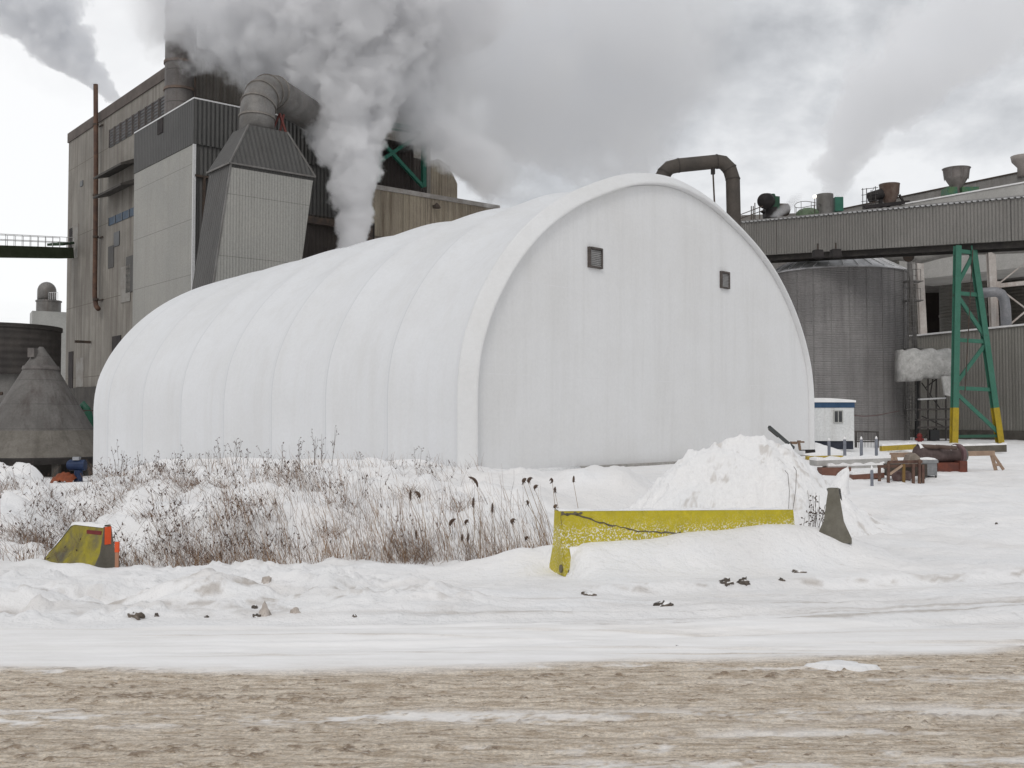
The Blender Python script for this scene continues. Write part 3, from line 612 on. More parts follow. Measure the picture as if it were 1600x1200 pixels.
mb = MB(); r = 1.12; mb.lathe(Vector((c.x - .3, c.y, 0)), [(r, cz(470)), (r, cz(455))] + [(r * math.cos(a), cz(455) + r * 1.05 * math.sin(a)) for a in np.linspace(.2, 1.5, 6)], 20); mb.build('dome', galv, t, smooth=True)
mb = MB()
for k in range(6): mb.cyl(Vector((c.x + .6 + k * .22, c.y - 1.4, cz(470))), Vector((c.x + .6 + k * .22, c.y - 1.4, cz(459))), .03, n=5)
mb.cyl(Vector((c.x + .6, c.y - 1.4, cz(459))), Vector((c.x + 1.7, c.y - 1.4, cz(459))), .03, n=5); mb.build('railing', trim, t)
# round tank
t = thing('round_tank', 'dark round tank with a rimmed top on pale concrete walls at far left', 'tank', at(0, 690, 78))
c = at(0, 690, 78); z = lambda y: at(0, y, 74).z; rr = 88 * 76 / F
mb = MB(); mb.lathe(Vector((c.x, c.y, 0)), [(rr, z(583)), (rr, z(510)), (rr + .1, z(509)), (rr + .1, z(503)), (rr - .4, z(503)), (rr - .5, z(520))], 40); mb.build('shell', M('tank_dark', (.05, .045, .042), (.075, .066, .06), .8, ns=.6, corr=((0, 0, 1), .5, .03), streak=(.035, .03, .03), sfac=.5), t, smooth=False)
mb = MB(); mb.lathe(Vector((c.x, c.y, 0)), [(rr - .5, -2), (rr - .5, z(583))], 40); mb.build('base_wall', M('base_concrete', (.17, .165, .155), (.22, .21, .2), .85, ns=.7, streak=(.1, .09, .085), sfac=.6), t)
mb = MB(); mb.cyl(Vector((c.x - 3, c.y - rr - .1, z(615))), Vector((c.x + 2.2, c.y - rr - .1, z(615))), .12, n=8); mb.cyl(Vector((c.x + 1.1, c.y - rr - .1, z(640))), Vector((c.x + 1.1, c.y - rr - .1, z(585))), .1, n=8); mb.build('pipe', steel, t)
# cone silo
t = thing('cone_hopper', 'dark conical roofed silo with a pale skirt and black opening at far left', 'silo', at(62, 745, 57))
c = at(62, 700, 57); z = lambda y: at(62, y, 57).z; k = 57 / F
conem = M('cone_steel', (.115, .108, .101), (.155, .146, .138), .75, ns=.7, streak=(.06, .045, .04), sfac=.6, seams_or_shade=[((0, 0, 1), 1.32, .012, (.06, .055, .05))], spots=((.055, .035, .03), .9, .66, .76), bump=(3, .02))
mb = MB(); mb.lathe(Vector((c.x, c.y, 0)), [(k * 80, z(673)), (k * 25, z(577)), (k * 24, z(572)), (k * 3, z(542))], 26); mb.build('cone_roof', conem, t, smooth=False)
mb = MB(); mb.lathe(Vector((c.x, c.y, 0)), [(k * 26, z(579)), (k * 27.5, z(577)), (k * 26, z(572))], 26, False); mb.box(Vector((c.x - .25, c.y - .5, z(552))), .35, .4, .5); mb.build('collar', M('collar_steel', (.16, .145, .135), (.11, .1, .095), .7), t)
mb = MB(); mb.lathe(Vector((c.x, c.y, 0)), [(k * 106, z(713)), (k * 81, z(672))], 26, False); mb.build('skirt', M('skirt_concrete', (.14, .128, .11), (.185, .17, .15), .85, ns=1, streak=(.085, .075, .065), sfac=.6, bump=(8, .02)), t)
mb = MB(); mb.lathe(Vector((c.x, c.y, 0)), [(k * 107, z(722)), (k * 109, z(714)), (k * 107, z(712)), (k * 60, z(712))], 26, False); mb.build('rim', M('rim_dark', (.02, .018, .017), (.035, .03, .028), .8), t)
mb = MB(); mb.lathe(Vector((c.x, c.y, 0)), [(k * 70, z(790)), (k * 70, z(712))], 20); mb.build('core_wall', concd, t)
for an in range(0, 360, 30):
    q = Vector((c.x + k * 98 * math.cos(math.radians(an + 8)), c.y + k * 98 * math.sin(math.radians(an + 8)), 0)); mb = MB(); mb.beam(q + UP * -2.6, q + UP * z(716), .35, .35); mb.build('column', concd, t)
for x, y, nm in ((129, 644, 0),):
    t = thing('yard_lamp', 'small lit lamp beside the cone silo and green pipe', 'lamp', at(x, y, 60)); q = at(x, y, 60)
    em = bpy.data.materials.new('lit_bulb'); em.use_nodes = True; em.node_tree.nodes['Principled BSDF'].inputs['Emission Color'].default_value = (1, .93, .75, 1); em.node_tree.nodes['Principled BSDF'].inputs['Emission Strength'].default_value = 3
    mb = MB(); mb.lathe(q - UP * .1, [(.02, 0), (.07, .04), (.07, .1), (.02, .13)], 10); mb.build('bulb', em, t); mb = MB(); mb.lathe(q + UP * .03, [(.16, 0), (.14, .05), (.05, .12)], 10); mb.cyl(q + UP * .1, q + Vector((.5, 1, .1)), .03, n=6); mb.build('lamp_shade', steel, t)
mb = MB(); mb.tube([at(126, 640, 62), at(131, 632, 62), at(136, 640, 62), at(140, 655, 62), at(141, 690, 62), at(141, 730, 62)], .23, 10); single(mb, 'green_pipe', M('pipe_green', (.02, .10, .06), (.015, .07, .045), .5), 'curved green pipe between the cone silo and the tent', 'pipe', True)
t = thing('blue_pump', 'blue electric pump motor standing below the cone silo skirt', 'pump', at(122, 745, 50))
c = at(121, 730, 50); bm_ = M('blue_paint', (.012, .026, .07), (.02, .04, .10), .6)
mb = MB(); mb.cyl(c + Vector((-.38, 0, .1)), c + Vector((.38, 0, .1)), .26, n=14); mb.cyl(c + Vector((-.46, 0, .1)), c + Vector((-.38, 0, .1)), .2, n=12); mb.build('motor', bm_, t, False)
mb = MB(); mb.cyl(c + Vector((.05, 0, -.6)), c + Vector((.05, 0, -.14)), .2, n=12); mb.lathe(c + Vector((.05, 0, -1.0)), [(.34, 0), (.34, .12), (.22, .22), (.2, .4)], 14); mb.build('pump_body', bm_, t)
mb = MB(); mb.box(c + Vector((0, -.1, .42)), .3, .26, .16); mb.build('junction_box', M('grey_box', (.3, .31, .33), None, .6), t)
t = thing('orange_tarp', 'orange tarpaulin covered stack beside the blue pump', 'tarp', at(92, 752, 50))
q0 = at(76, 752, 49); q1 = at(110, 752, 49); mb = MB(); n = 12; vs = []; fs = []
for i in range(n + 1):
    for j in range(6):
        a = i / n; b = j / 5; q = q0.lerp(q1, a) + Vector((0, b * 1.2, 0)); hgt = .42 * math.sin(math.pi * min(1, max(0, a * .9 + .05))) ** .5 * (1 - abs(b - .5) * .5) + .05 * math.sin(i * 2.3 + j) - .3 + .35 * (1 - abs(2 * b - 1))
        vs.append(q + UP * hgt)
for i in range(n):
    for j in range(5): fs.append((i * 6 + j, (i + 1) * 6 + j, (i + 1) * 6 + j + 1, i * 6 + j + 1))
mb.add(vs, fs); mb.build('sheet', M('orange_sheet', (.27, .07, .025), (.19, .05, .02), .7, ns=2), t, smooth=True)
mb = MB(); mb.box((q0 + q1) / 2 + Vector((0, .6, -.5)), 1.0, 1.0, .7); mb.build('pallet_load', steel, t)
# ------------------------------------------------------------------ right side: gallery, trestle, silo, buildings
GA, GBk = at(1200, 398, 84), at(1600, 375, 67.7); gd = (GBk - GA); g_left = GA - gd * .55; g_right = GBk + gd * .9
gdh = Vector((gd.x, gd.y, 0)).normalized(); gback = Vector((-gdh.y, gdh.x, 0)); gback = gback if gback.y > 0 else -gback
gmat = M('gallery_siding', (.185, .178, .165), (.215, .205, .19), .65, ns=.25, corr=(tuple(gdh), .25, .022), streak=(.14, .13, .12), sfac=.35, seams_or_shade=[(tuple(gdh), 9.5, .006, (.07, .065, .06))])
blk = M('soot_black', (.015, .013, .013), (.03, .025, .024), .7)
t = thing('conveyor_gallery', 'long grey corrugated conveyor gallery on green legs above the silo', 'conveyor', (GA + GBk) / 2)
mb = MB(); mb.obox(g_left, g_right - g_left, gback * 2.6, UP * 2.78); mb.build('enclosure', gmat, t)
mb = MB(); nn = 120
for i in range(nn):                      # scalloped roof sheet edge with frost between the ribs
    q = g_left.lerp(g_right, i / nn); mb.obox(q + UP * 2.79 - gback * .16, (g_right - g_left) / nn * .55, gback * 2.9, UP * .09)
mb.build('roof_rib', M('roof_frost', (.55, .55, .55), (.4, .4, .4), .7), t)
mb = MB(); mb.obox(g_left + UP * 2.86 - gback * .10, g_right - g_left, gback * 2.8, UP * .10); mb.build('roof', M('roof_grey', (.25, .245, .24), None, .7), t)
mb = MB(); mb.obox(g_left - UP * .42 + gback * .3, g_right - g_left, gback * .22, UP * .41); mb.obox(g_left - UP * .42 + gback * 2.1, g_right - g_left, gback * .22, UP * .41)
for i in range(36):
    a = g_left.lerp(g_right, i / 36) - UP * .2; b = g_left.lerp(g_right, (i + 1) / 36) - UP * .2
    mb.beam(a + gback * .5, b + gback * 2.1, .12, .1)
mb.build('underframe', M('under_steel', (.03, .027, .026), (.05, .045, .04), .8), t)
for x, y in ((1278, 397), (1306, 396)):
    l = thing('flood_light', 'black box floodlight hanging under the conveyor gallery, %s of the pair over the silo roof' % ('left' if x < 1290 else 'right'), 'lamp', at(x, y, 78), 'floodlights under the gallery')
    q = at(x, y, 78); mb = MB(); mb.add([q + Vector(v) for v in ((-.3, -.3, .3), (.3, -.3, .3), (.36, .3, .3), (-.36, .3, .3), (-.38, -.42, -.28), (.38, -.42, -.28), (.42, .2, -.3), (-.42, .2, -.3))], [(0, 1, 2, 3), (7, 6, 5, 4), (4, 5, 1, 0), (5, 6, 2, 1), (6, 7, 3, 2), (7, 4, 0, 3)]); mb.build('housing', blk, l)
    mb = MB(); mb.beam(q + UP * .3, q + UP * .8, .1); mb.build('bracket', steel, l)
q = at(1419, 400, 79); l = thing('flood_light', 'black floodlight under the gallery beside the silo ladder, tilted', 'lamp', q, 'floodlights under the gallery')
mb = MB(); mb.cyl(q + Vector((-.1, -.35, -.1)), q + Vector((.1, .3, .1)), .42, .28, 12); mb.build('housing', steel, l); mb = MB(); mb.beam(q, q + UP * .9, .09); mb.build('bracket', steel, l)
# trestle
t = thing('trestle_tower', 'green steel A frame trestle with yellow lower legs under the gallery', 'trestle', at(1530, 692, 71))
TD = 71
def q(x, y, d=TD): return at(x, y, d)
legg = M('trestle_green', (.04, .145, .10), (.05, .16, .115), .6, ns=1.2, spots=((.05, .06, .045), 2.5, .64, .74)); yel = M('trestle_yellow', (.40, .29, .02), (.33, .24, .025), .6, ns=2, spots=((.1, .08, .03), 4, .62, .74))
P1, P1m, P1b = q(1496, 384), q(1491.5, 637), q(1490, 696); P2, P2m, P2b = q(1519, 384), q(1554.5, 637), q(1564, 696)
for a, m_, b in ((P1, P1m, P1b), (P2, P2m, P2b)):
    l = MB().hbeam(a, m_, .38, .5, .07).build('leg', legg, t); MB().hbeam(m_, b - UP * .3, .40, .52, .07).build('yellow_foot', yel, l)
def lp(k, y):                            # point on a leg at a photo row
    a, b = ((P1, P1b), (P2, P2b))[k]; z = q(1500, y).z; f_ = (a.z - z) / (a.z - b.z); return a.lerp(b, f_)
for y in (392, 458, 531, 606): MB().beam(lp(0, y), lp(1, y + 3), .22, .26).build('strut', legg, t)
MB().beam(lp(0, 682), lp(1, 681), .16, .2).build('strut', M('thin_green', (.03, .09, .06), None, .6), t)
for (k0, y0), (k1, y1) in (((0, 447), (1, 397)), ((0, 460), (1, 527)), ((0, 602), (1, 536)), ((0, 612), (1, 677))): MB().beam(lp(k0, y0), lp(k1, y1), .2, .24).build('brace', legg, t)
MB().tube([q(1515, 392) + Vector((0, -.5, 0)), q(1508, 520) + Vector((0, -.5, 0)), q(1503, 612) + Vector((0, -.5, 0))], .035, 5).build('cable', steel, t)
# silo
t = thing('grain_silo', 'big round grey corrugated steel silo with a frosted conical roof', 'silo', at(1308, 690, 87))
c = at(1308, 690, 87); c.z = 0; SR = 107 * 86.8 / F; sz = at(1308, 416, 87 - SR).z
silom = M('silo_steel', (.215, .207, .203), (.26, .25, .245), .6, metal=.2, ns=.4, corr=((0, 0, 1), .14, .012), streak=(.135, .125, .125), sfac=.6, slo=.42, shi=.65, seams_or_shade=[((0, 0, 1), 1.07, .03, (.165, .157, .155))], grain=.06)
mb = MB(); mb.lathe(c, [(SR, -.6), (SR, sz)], 64); mb.build('shell', silom, t, smooth=True, auto=40)
mb = MB()
for kx in range(26):
    an = 2 * math.pi * kx / 26; d = Vector((math.cos(an), math.sin(an), 0)); mb.obox(c + d * (SR - .02) - Vector((-d.y, d.x, 0)) * .03 + UP * -.4, Vector((-d.y, d.x, 0)) * .06, d * .045, UP * (sz + .35))
mb.build('stiffener', M('stiffener_steel', (.19, .182, .178), None, .6, metal=.25), t)
rmat = M('roof_frosted', (.40, .40, .405), (.62, .62, .63), .6, ns=1.2, metal=.1)
mb = MB(); mb.lathe(c, [(SR + .15, sz - .02), (SR + .12, sz + .08), (SR * .15, sz + 2.75), (.01, sz + 2.8)], 64); mb.build('cone_roof', rmat, t, smooth=False)
mb = MB()
for kx in range(32):
    an = 2 * math.pi * kx / 32; d = Vector((math.cos(an), math.sin(an), 0)); mb.beam(c + d * (SR + .05) + UP * (sz + .14), c + d * SR * .16 + UP * (sz + 2.79), .07, .12)
mb.build('roof_rib', M('rib_pale', (.66, .66, .67), (.5, .5, .5), .6), t)
# ladder cage on the silo's right side
def lad(px, py, d): return at(px, py, d)
l = thing('caged_ladder', 'tall caged steel ladder and pipe climbing the right side of the silo', 'ladder', at(1422, 690, 83)); gl = M('ladder_steel', (.23, .22, .21), (.16, .15, .145), .6, metal=.3)
for x in (1418, 1425): MB().beam(lad(x, 690, 83), lad(x, 408, 83), .05).build('rail', gl, l)
mb = MB()
for kx in range(48):
    yy = 688 - kx * 5.8; mb.cyl(lad(1418, yy, 83), lad(1425, yy, 83), .022, n=5)
mb.build('rung', gl, l)
mb = MB()
for yy in range(405, 660, 9):
    cc = lad(1421.5, yy, 82.6); ring = [cc + Vector((.36 * math.cos(a), -.36 + .36 * math.sin(a), 0)) for a in np.linspace(-.3, math.pi + .3, 9) + math.pi]
    mb.tube(ring, .02, 4)
for a in (3.4, 4.1, 4.7, 5.3, 6.0): mb.cyl(lad(1421.5, 655, 82.6) + Vector((.36 * math.cos(a), -.36 + .36 * math.sin(a), 0)), lad(1421.5, 405, 82.6) + Vector((.36 * math.cos(a), -.36 + .36 * math.sin(a), 0)), .018, n=4)
mb.build('cage', gl, l)
for y in (440, 470, 545, 640):
    mb = MB(); mb.box(lad(1426, y, 83), 1.4, .9, .08)
    for dx in (-.65, 0, .65): mb.cyl(lad(1426, y, 82.6) + Vector((dx, 0, 0)), lad(1426, y, 82.6) + Vector((dx, 0, 1.0)), .025, n=5)
    mb.cyl(lad(1426, y, 82.6) + Vector((-.65, 0, 1)), lad(1426, y, 82.6) + Vector((.65, 0, 1)), .025, n=5); mb.build('platform', gl, l)
MB().tube([lad(1421, 405, 82.2), lad(1424, 460, 82.2), lad(1429, 520, 82.2), lad(1432, 560, 82.2)], .16, 8).build('pipe', galv, l, smooth=True)
MB().beam(lad(1433, 562, 82.5), lad(1433, 700, 82.5), .28).build('post', M('post_dark', (.03, .03, .03), None, .7), l)
# low right building
r0, r1 = at(1415, 527, 93), at(1600, 508, 81.4); dd = r1 - r0; dd.z = 0; ddn = dd.normalized(); bk = Vector((-ddn.y, ddn.x, 0)); bk = bk if bk.x > 0 else -bk
t = thing('low_shed', 'low beige corrugated shed behind the green trestle with a snowy roof edge', 'building', (r0 + r1) / 2 * 1.0)
shm = M('shed_siding', (.25, .24, .215), (.285, .27, .245), .75, ns=.3, corr=(tuple(ddn), .30, .02), streak=(.15, .14, .12), sfac=.5)
zt = r0.z; o0 = Vector((r0.x, r0.y, 0)) - ddn * 1.5
mb = MB(); mb.obox(o0 + UP * .75, dd * 3, bk * 12, UP * (zt - .75)); mb.build('wall', shm, t)
mb = MB(); mb.obox(o0 - bk * .12 + UP * -.8, dd * 3, bk * 12, UP * 1.548); mb.build('plinth', M('plinth_dark', (.085, .078, .066), (.12, .11, .095), .85), t)
mb = MB(); mb.obox(o0 - bk * .15 + UP * zt, dd * 3, bk * 12.1, UP * .14); mb.build('roof_snow', SNOW, t)
# storage tanks behind the shed
tm = M('tank_siding', (.165, .157, .14), (.195, .185, .165), .75, ns=.4, corr=((0, 0, 1), .35, .03), streak=(.15, .13, .11), sfac=.6)
for x, rp, nm in ((1508, 35, 'pale round storage tank behind the green trestle legs'), (1622, 52, 'pale round storage tank cut by the right picture edge'), (1425, 22, 'pale round storage tank just right of the silo top')):
    k = thing('storage_tank', nm, 'tank', at(x, 690, 108), 'tanks behind the shed'); c = at(x, 690, 108); c.z = 0; rr = rp * 107 / F
    mb = MB(); mb.lathe(c, [(rr, 0), (rr, 22), (.1, 23.5)], 40); mb.build('shell', tm, k, smooth=True, auto=40)
    mb = MB()
    for z in (6, 12.5, 19.5): mb.lathe(c + UP * z, [(rr + .01, -.1), (rr + .07, -.1), (rr + .07, .1), (rr + .01, .1)], 40, False)
    mb.build('hoop', M('hoop_steel', (.2, .185, .16), None, .7), k)
mb = MB(); a = at(1380, 600, 118); b = at(1720, 600, 114); mb.obox(Vector((a.x, a.y, -.5)), Vector((b.x - a.x, b.y - a.y, 0)), Vector((1, 6, 0)), UP * 24); single(mb, 'rear_block', darkm, 'dark sooty building wall in the gaps between the storage tanks', 'building')
wht = M('white_steel', (.50, .47, .44), (.40, .36, .33), .7, ns=1, streak=(.25, .16, .12), sfac=.5)
t = thing('steel_support', 'pale steel column with radiating braces right of the green trestle', 'column', at(1555, 512, 88))
MB().hbeam(at(1547, 376, 88), at(1560, 640, 88), .62, .5, .08).build('column', wht, t)
q = at(1556, 447, 88)
for x, y, w in ((1640, 438, .42), (1640, 380, .14), (1640, 510, .14)): MB().beam(q, at(x, y, 87), w, w * .8).build('brace', wht, t)
MB().beam(at(1640, 455, 87), at(1572, 512, 88), .16, .14).build('brace', wht, t)
MB().box(q, .9, .12, .8).build('gusset_plate', wht, t)
mb = MB(); mb.hbeam(at(1435, 384, 95), at(1447, 620, 95), .6, .5, .08); single(mb, 'steel_column', wht, 'pale rust stained steel column between silo ladder and dark gap', 'column')
mb = MB(); mb.tube([at(1530, 458, 86), at(1556, 456, 86), at(1564, 459, 86), at(1569, 468, 86), at(1571, 480, 86), at(1573, 520, 86)], .42, 12); single(mb, 'grey_duct', M('duct_grey', (.20, .205, .22), (.25, .25, .26), .5, metal=.3), 'grey elbow duct turning down behind the pale braced column', 'duct', True)
mb = MB(); mb.tube([at(1180, 404, 92), at(1300, 400, 92), at(1400, 399, 92), at(1440, 404, 92), at(1470, 396, 91), at(1500, 391, 90), at(1660, 385, 84)], .45, 10); single(mb, 'pale_pipeline', M('lagged_pipe', (.20, .192, .178), (.26, .25, .235), .8, ns=1.5, bump=(3, .05)), 'pale lagged pipeline sagging below the gallery over the silo roof', 'pipe', True)
# wrapped duct
t = thing('wrapped_duct', 'ragged pale insulation wrapped duct with a hanging flap beside the silo', 'duct', at(1445, 600, 79))
wm = M('insulation', (.38, .375, .36), (.50, .49, .475), .85, ns=2.2, bump=(3.5, .05), spots=((.22, .19, .17), 4, .64, .72)); n = 22; vs = []; fs = []
for i in range(n + 1):
    x = 1410 + 81 * i / n
    for j in range(9):
        a = j / 8; y0 = 546 + 2.2 * math.sin(i * .9); y1 = 594 - .45 * max(0, i - 6) - (3 if 8 < i < 13 else 0) + 2 * math.sin(i * 1.7)
        d = 79 - .35 * math.sin(math.pi * a) + .04 * math.sin(i * 2.1 + j * 1.3); vs.append(at(x, y0 + (y1 - y0) * a, d))
for i in range(n):
    for j in range(8): fs.append((i * 9 + j, (i + 1) * 9 + j, (i + 1) * 9 + j + 1, i * 9 + j + 1))
nb = len(vs); vs += [v + Vector((0, 1.6, 0)) for v in vs]; fs += [tuple(reversed([i + nb for i in f])) for f in fs]
for i in range(n): fs += [(i * 9, i * 9 + nb, (i + 1) * 9 + nb, (i + 1) * 9), (i * 9 + 8, (i + 1) * 9 + 8, (i + 1) * 9 + 8 + nb, i * 9 + 8 + nb)]
for i in (0, n):
    for j in range(8): fs.append((i * 9 + j, i * 9 + j + 1, i * 9 + j + 1 + nb, i * 9 + j + nb))
MB().add(vs, fs).build('wrapping', wm, t, smooth=True)
MB().prism([at(1472, 588, 78.2), at(1488, 588, 78.2), at(1486, 619, 78.2), at(1477, 617, 78.2)], Vector((0, .25, 0))).build('flap', wm, t)
# scaffold under it
t = thing('pipe_scaffold', 'dark scaffold of pipes and platforms under the wrapped duct', 'scaffold', at(1460, 692, 80)); dk = M('scaffold_steel', (.045, .042, .04), (.08, .07, .065), .7)
for x in (1437, 1450, 1463, 1478): MB().beam(at(x, 692, 80), at(x, 585, 80), .1).build('upright', dk, t)
for y in (640, 656, 668, 690): MB().beam(at(1434, y, 79.8), at(1486, y - 1, 79.8), .1, .14).build('ledger', dk, t)
MB().beam(at(1436, 624, 79.5), at(1476, 622, 79.5), .5, .12).build('snowy_board', M('board_snow', (.5, .5, .5), None, .8), t)
for a, b in (((1437, 690), (1462, 668)), ((1440, 598), (1470, 640)), ((1458, 590), (1452, 625)), ((1466, 590), (1446, 606)), ((1478, 668), (1440, 650))): MB().beam(at(*a, 80.2), at(*b, 80.2), .07).build('brace', dk, t)
mb = MB(); mb.box(at(1459, 681, 80), .7, .5, .9); single(mb, 'control_box', M('box_dark', (.03, .03, .032), None, .6), 'small black control box below the scaffold', 'box')
q = at(1437, 690, 76); h = thing('fire_hydrant', 'small red hydrant standing at the foot of the dark ladder post', 'hydrant', q); red = M('hydrant_red', (.18, .02, .018), (.14, .02, .02), .6)
mb = MB(); mb.lathe(Vector((q.x, q.y, q.z - .4)), [(.22, 0), (.2, .1), (.16, .12), (.16, .75), (.2, .77), (.2, .82), (.15, .95), (.05, 1.02)], 14); mb.build('barrel', red, h, smooth=False); mb = MB(); mb.cyl(q + Vector((-.28, 0, .15)), q + Vector((.28, 0, .15)), .09, n=10); mb.build('outlet', red, h)
# ------------------------------------------------------------------ roofs and gear above the gallery
def roofblock(name, p, s, depth, zlow, mat, label, snow=False):
    a, b = at(*p), at(*s); b.z = a.z; d = b - a; e = b + d * .6
    t = thing(name, label, 'building', (a + b) / 2); n = Vector((-d.y, d.x, 0)).normalized(); n = n if n.y > 0 else -n
    mb = MB(); mb.obox(Vector((a.x, a.y, zlow)), e - a, n * depth, UP * (a.z - zlow)); mb.build('wall', mat, t)
    mb = MB(); mb.obox(a - n * .1, e - a, n * (depth + .1), UP * .12); mb.build('roof_edge', SNOW if snow else steel, t)
rw = M('parapet_grey', (.20, .19, .18), (.26, .25, .235), .8, ns=.4, streak=(.13, .11, .1), sfac=.6)
roofblock('warehouse_block', (1312, 328, 118), (1600, 268, 99.8), 14, 16, rw, 'long grey warehouse wall rising above the gallery at right')
roofblock('snowy_roof_block', (1404, 321, 100), (1600, 286, 90.5), 6, 15, M('pale_roof_wall', (.38, .37, .35), (.45, .44, .42), .8, ns=.6), 'lower pale roof block with a snowy edge just above the gallery', True)
mb = MB(); a = at(1165, 345, 110); mb.obox(Vector((a.x - 4, a.y, 16)), Vector((16, -3, 0)), Vector((1, 8, 0)), UP * (at(1165, 338, 110).z - 16)); single(mb, 'roof_platform', rw, 'grey roof deck carrying the blower and domed tank', 'building')
gdk = M('blower_green', (.02, .06, .035), (.025, .08, .045), .6, ns=1.5)
q = at(1200, 336, 104); t = thing('roof_blower', 'dark green blower with a round black mouth on the roof deck', 'blower', q); k = 104 / F
a = at(1195, 314, 103); MB().tube([a, a + Vector((.7, 1.6, .3))], [12 * k, 13 * k], 18).build('mouth', blk, t, smooth=True)
mb = MB(); c = at(1207, 318, 104.5); mb.box(c, 15 * k, 1.2, 20 * k, .3); mb.cyl(c + UP * 9 * k, c + UP * 15 * k, 6 * k, 4 * k, 12); mb.build('housing', gdk, t)
mb = MB(); c = at(1203, 333, 104.5); mb.box(c, 18 * k, 1.4, 16 * k); mb.beam(c + Vector((-.9, 0, .2)), c + Vector((.9, 0, -.9)), .2); mb.build('stand', blk, t)
mb = MB(); c = at(1215, 328, 105); mb.cyl(c + Vector((-.3, -.2, 0)), c + Vector((1, .4, .1)), 10 * k, n=14); mb.build('fan_drum', steel, t)
t = thing('roof_railing', 'thin dark railing with posts at the left end of the roof deck', 'railing', at(1172, 345, 100))
for x in (1174, 1177, 1179.5, 1187): MB().cyl(at(x, 348, 100), at(x, 322 if x != 1179.5 else 317, 100), .05, n=6).build('post', steel, t)
for y0, y1 in ((335, 322), (341, 329)): MB().cyl(at(1150, y0 + 3, 100), at(1192, y1, 100), .04, n=6).build('rail', steel, t)
c = at(1262, 334, 106); t = thing('domed_tank', 'low green domed tank with a handrail on the snowy roof deck', 'tank', c); k = 106 / F
mb = MB(); mb.lathe(c - UP * 1, [(18 * k, 0), (18 * k, 1.0)] + [(18 * k * math.cos(a), 1.0 + .6 * math.sin(a)) for a in (.3, .7, 1.1, 1.5)], 24); mb.build('shell', M('dome_green', (.10, .14, .085), (.15, .2, .13), .7), t, smooth=True)
mb = MB(); ring = [c + Vector((20 * k * math.cos(a), 20 * k * math.sin(a), .95 + .12 * math.sin(a * 2))) for a in np.linspace(0, 2 * math.pi, 17)]; mb.tube(ring, .035, 5, False)
for v in ring[::2]: mb.cyl(v, v - UP * 1.0, .03, n=5)
mb.build('handrail', gl, t)
c = at(1289, 335, 106); t = thing('vent_cylinder', 'grey steaming vent cylinder with a green side box on the roof deck', 'vent', c); zt_ = at(1289, 304, 106).z
mb = MB(); mb.lathe(Vector((c.x, c.y, 0)), [(11 * k, c.z - .8), (13 * k, c.z + .6), (13 * k, zt_), (10 * k, zt_), (10 * k, zt_ - .4)], 24, True); mb.build('shell', galv, t, smooth=True, auto=35)
MB().box(at(1309, 320, 106.3), 13 * k, 1.0, 22 * k).build('side_box', M('box_green', (.03, .13, .09), (.04, .16, .11), .6), t)
q = at(1273, 307, 104.5); t = thing('roof_lamp', 'lit round lamp on the roof deck beside the vent cylinder', 'lamp', q)
mb = MB(); mb.lathe(q - UP * .17, [(.03, 0), (.14, .06), (.18, .17), (.14, .28), (.03, .34)], 14); mb.build('bulb', em, t, smooth=True); MB().cyl(q - UP * .17, at(1273, 338, 104.5), .04, n=6).build('post', steel, t)
c = at(1390, 312, 100); k = 100 / F; t = thing('cyclone_drum', 'rusty dark cyclone drum on a stand wrapped in scaffold above the gallery', 'cyclone', c); zz = lambda y: at(1390, y, 100).z
rust = M('rusty_steel', (.10, .065, .05), (.16, .12, .10), .8, ns=1, streak=(.06, .035, .03), sfac=.6)
mb = MB(); mb.lathe(Vector((c.x, c.y, 0)), [(8 * k, zz(318)), (13 * k, zz(306)), (14.5 * k, zz(303)), (15.5 * k, zz(290)), (16 * k, zz(288)), (15 * k, zz(288)), (13 * k, zz(297))], 26); mb.build('drum', rust, t, smooth=True, auto=35)
mb = MB(); c2 = at(1372, 304, 100); mb.cyl(c2 + Vector((-.9, 0, -.3)), c2 + Vector((.9, 0, .2)), 8 * k, 9 * k, 14); mb.build('inlet', blk, t, smooth=False)
mb = MB()
for x in (1348, 1354, 1361, 1368): mb.beam(at(x, 330, 99.5), at(x, 291 + (x % 3) * 3, 99.5), .06)
for y in (296, 305, 315, 322): mb.beam(at(1346, y, 99.4), at(1372, y - 3, 99.4), .05)
mb.beam(at(1350, 328, 99.4), at(1366, 292, 99.4), .04); mb.build('scaffold', dk, t)
mb = MB(); mb.beam(at(1405, 304, 99.6), at(1419, 328, 99.6), .18); mb.beam(at(1376, 312, 99.8), at(1376, 332, 99.8), .3); mb.beam(at(1388, 312, 99.8), at(1388, 332, 99.8), .3); mb.beam(at(1350, 324, 99.6), at(1420, 316, 99.6), .5, .3); mb.build('stand', blk, t)
c = at(1495, 310, 99); k = 99 / F; t = thing('funnel_vent', 'wide open topped funnel vent on a green base above the gallery', 'vent', c); zz = lambda y: at(1495, y, 99).z
mb = MB(); mb.lathe(Vector((c.x, c.y, 0)), [(8 * k, zz(312)), (8 * k, zz(294)), (16 * k, zz(281)), (18 * k, zz(278)), (18.5 * k, zz(270)), (20.5 * k, zz(264.5)), (21.5 * k, zz(263.5)), (20.5 * k, zz(263.5)), (16 * k, zz(275))], 30); mb.build('funnel', M('funnel_steel', (.15, .135, .125), (.21, .19, .18), .7, ns=1, streak=(.08, .06, .055), sfac=.7), t, smooth=True, auto=35)
mb = MB()
for a in np.linspace(0, 2 * math.pi, 9)[:-1]: d = Vector((math.cos(a), math.sin(a), 0)); mb.cyl(Vector((c.x, c.y, zz(265))) + d * 21 * k, Vector((c.x, c.y, zz(280))) + d * 19 * k, .03, n=5)
mb.build('stay', gl, t)
gb = M('base_green', (.03, .11, .075), (.07, .13, .06), .6, ns=1.6)
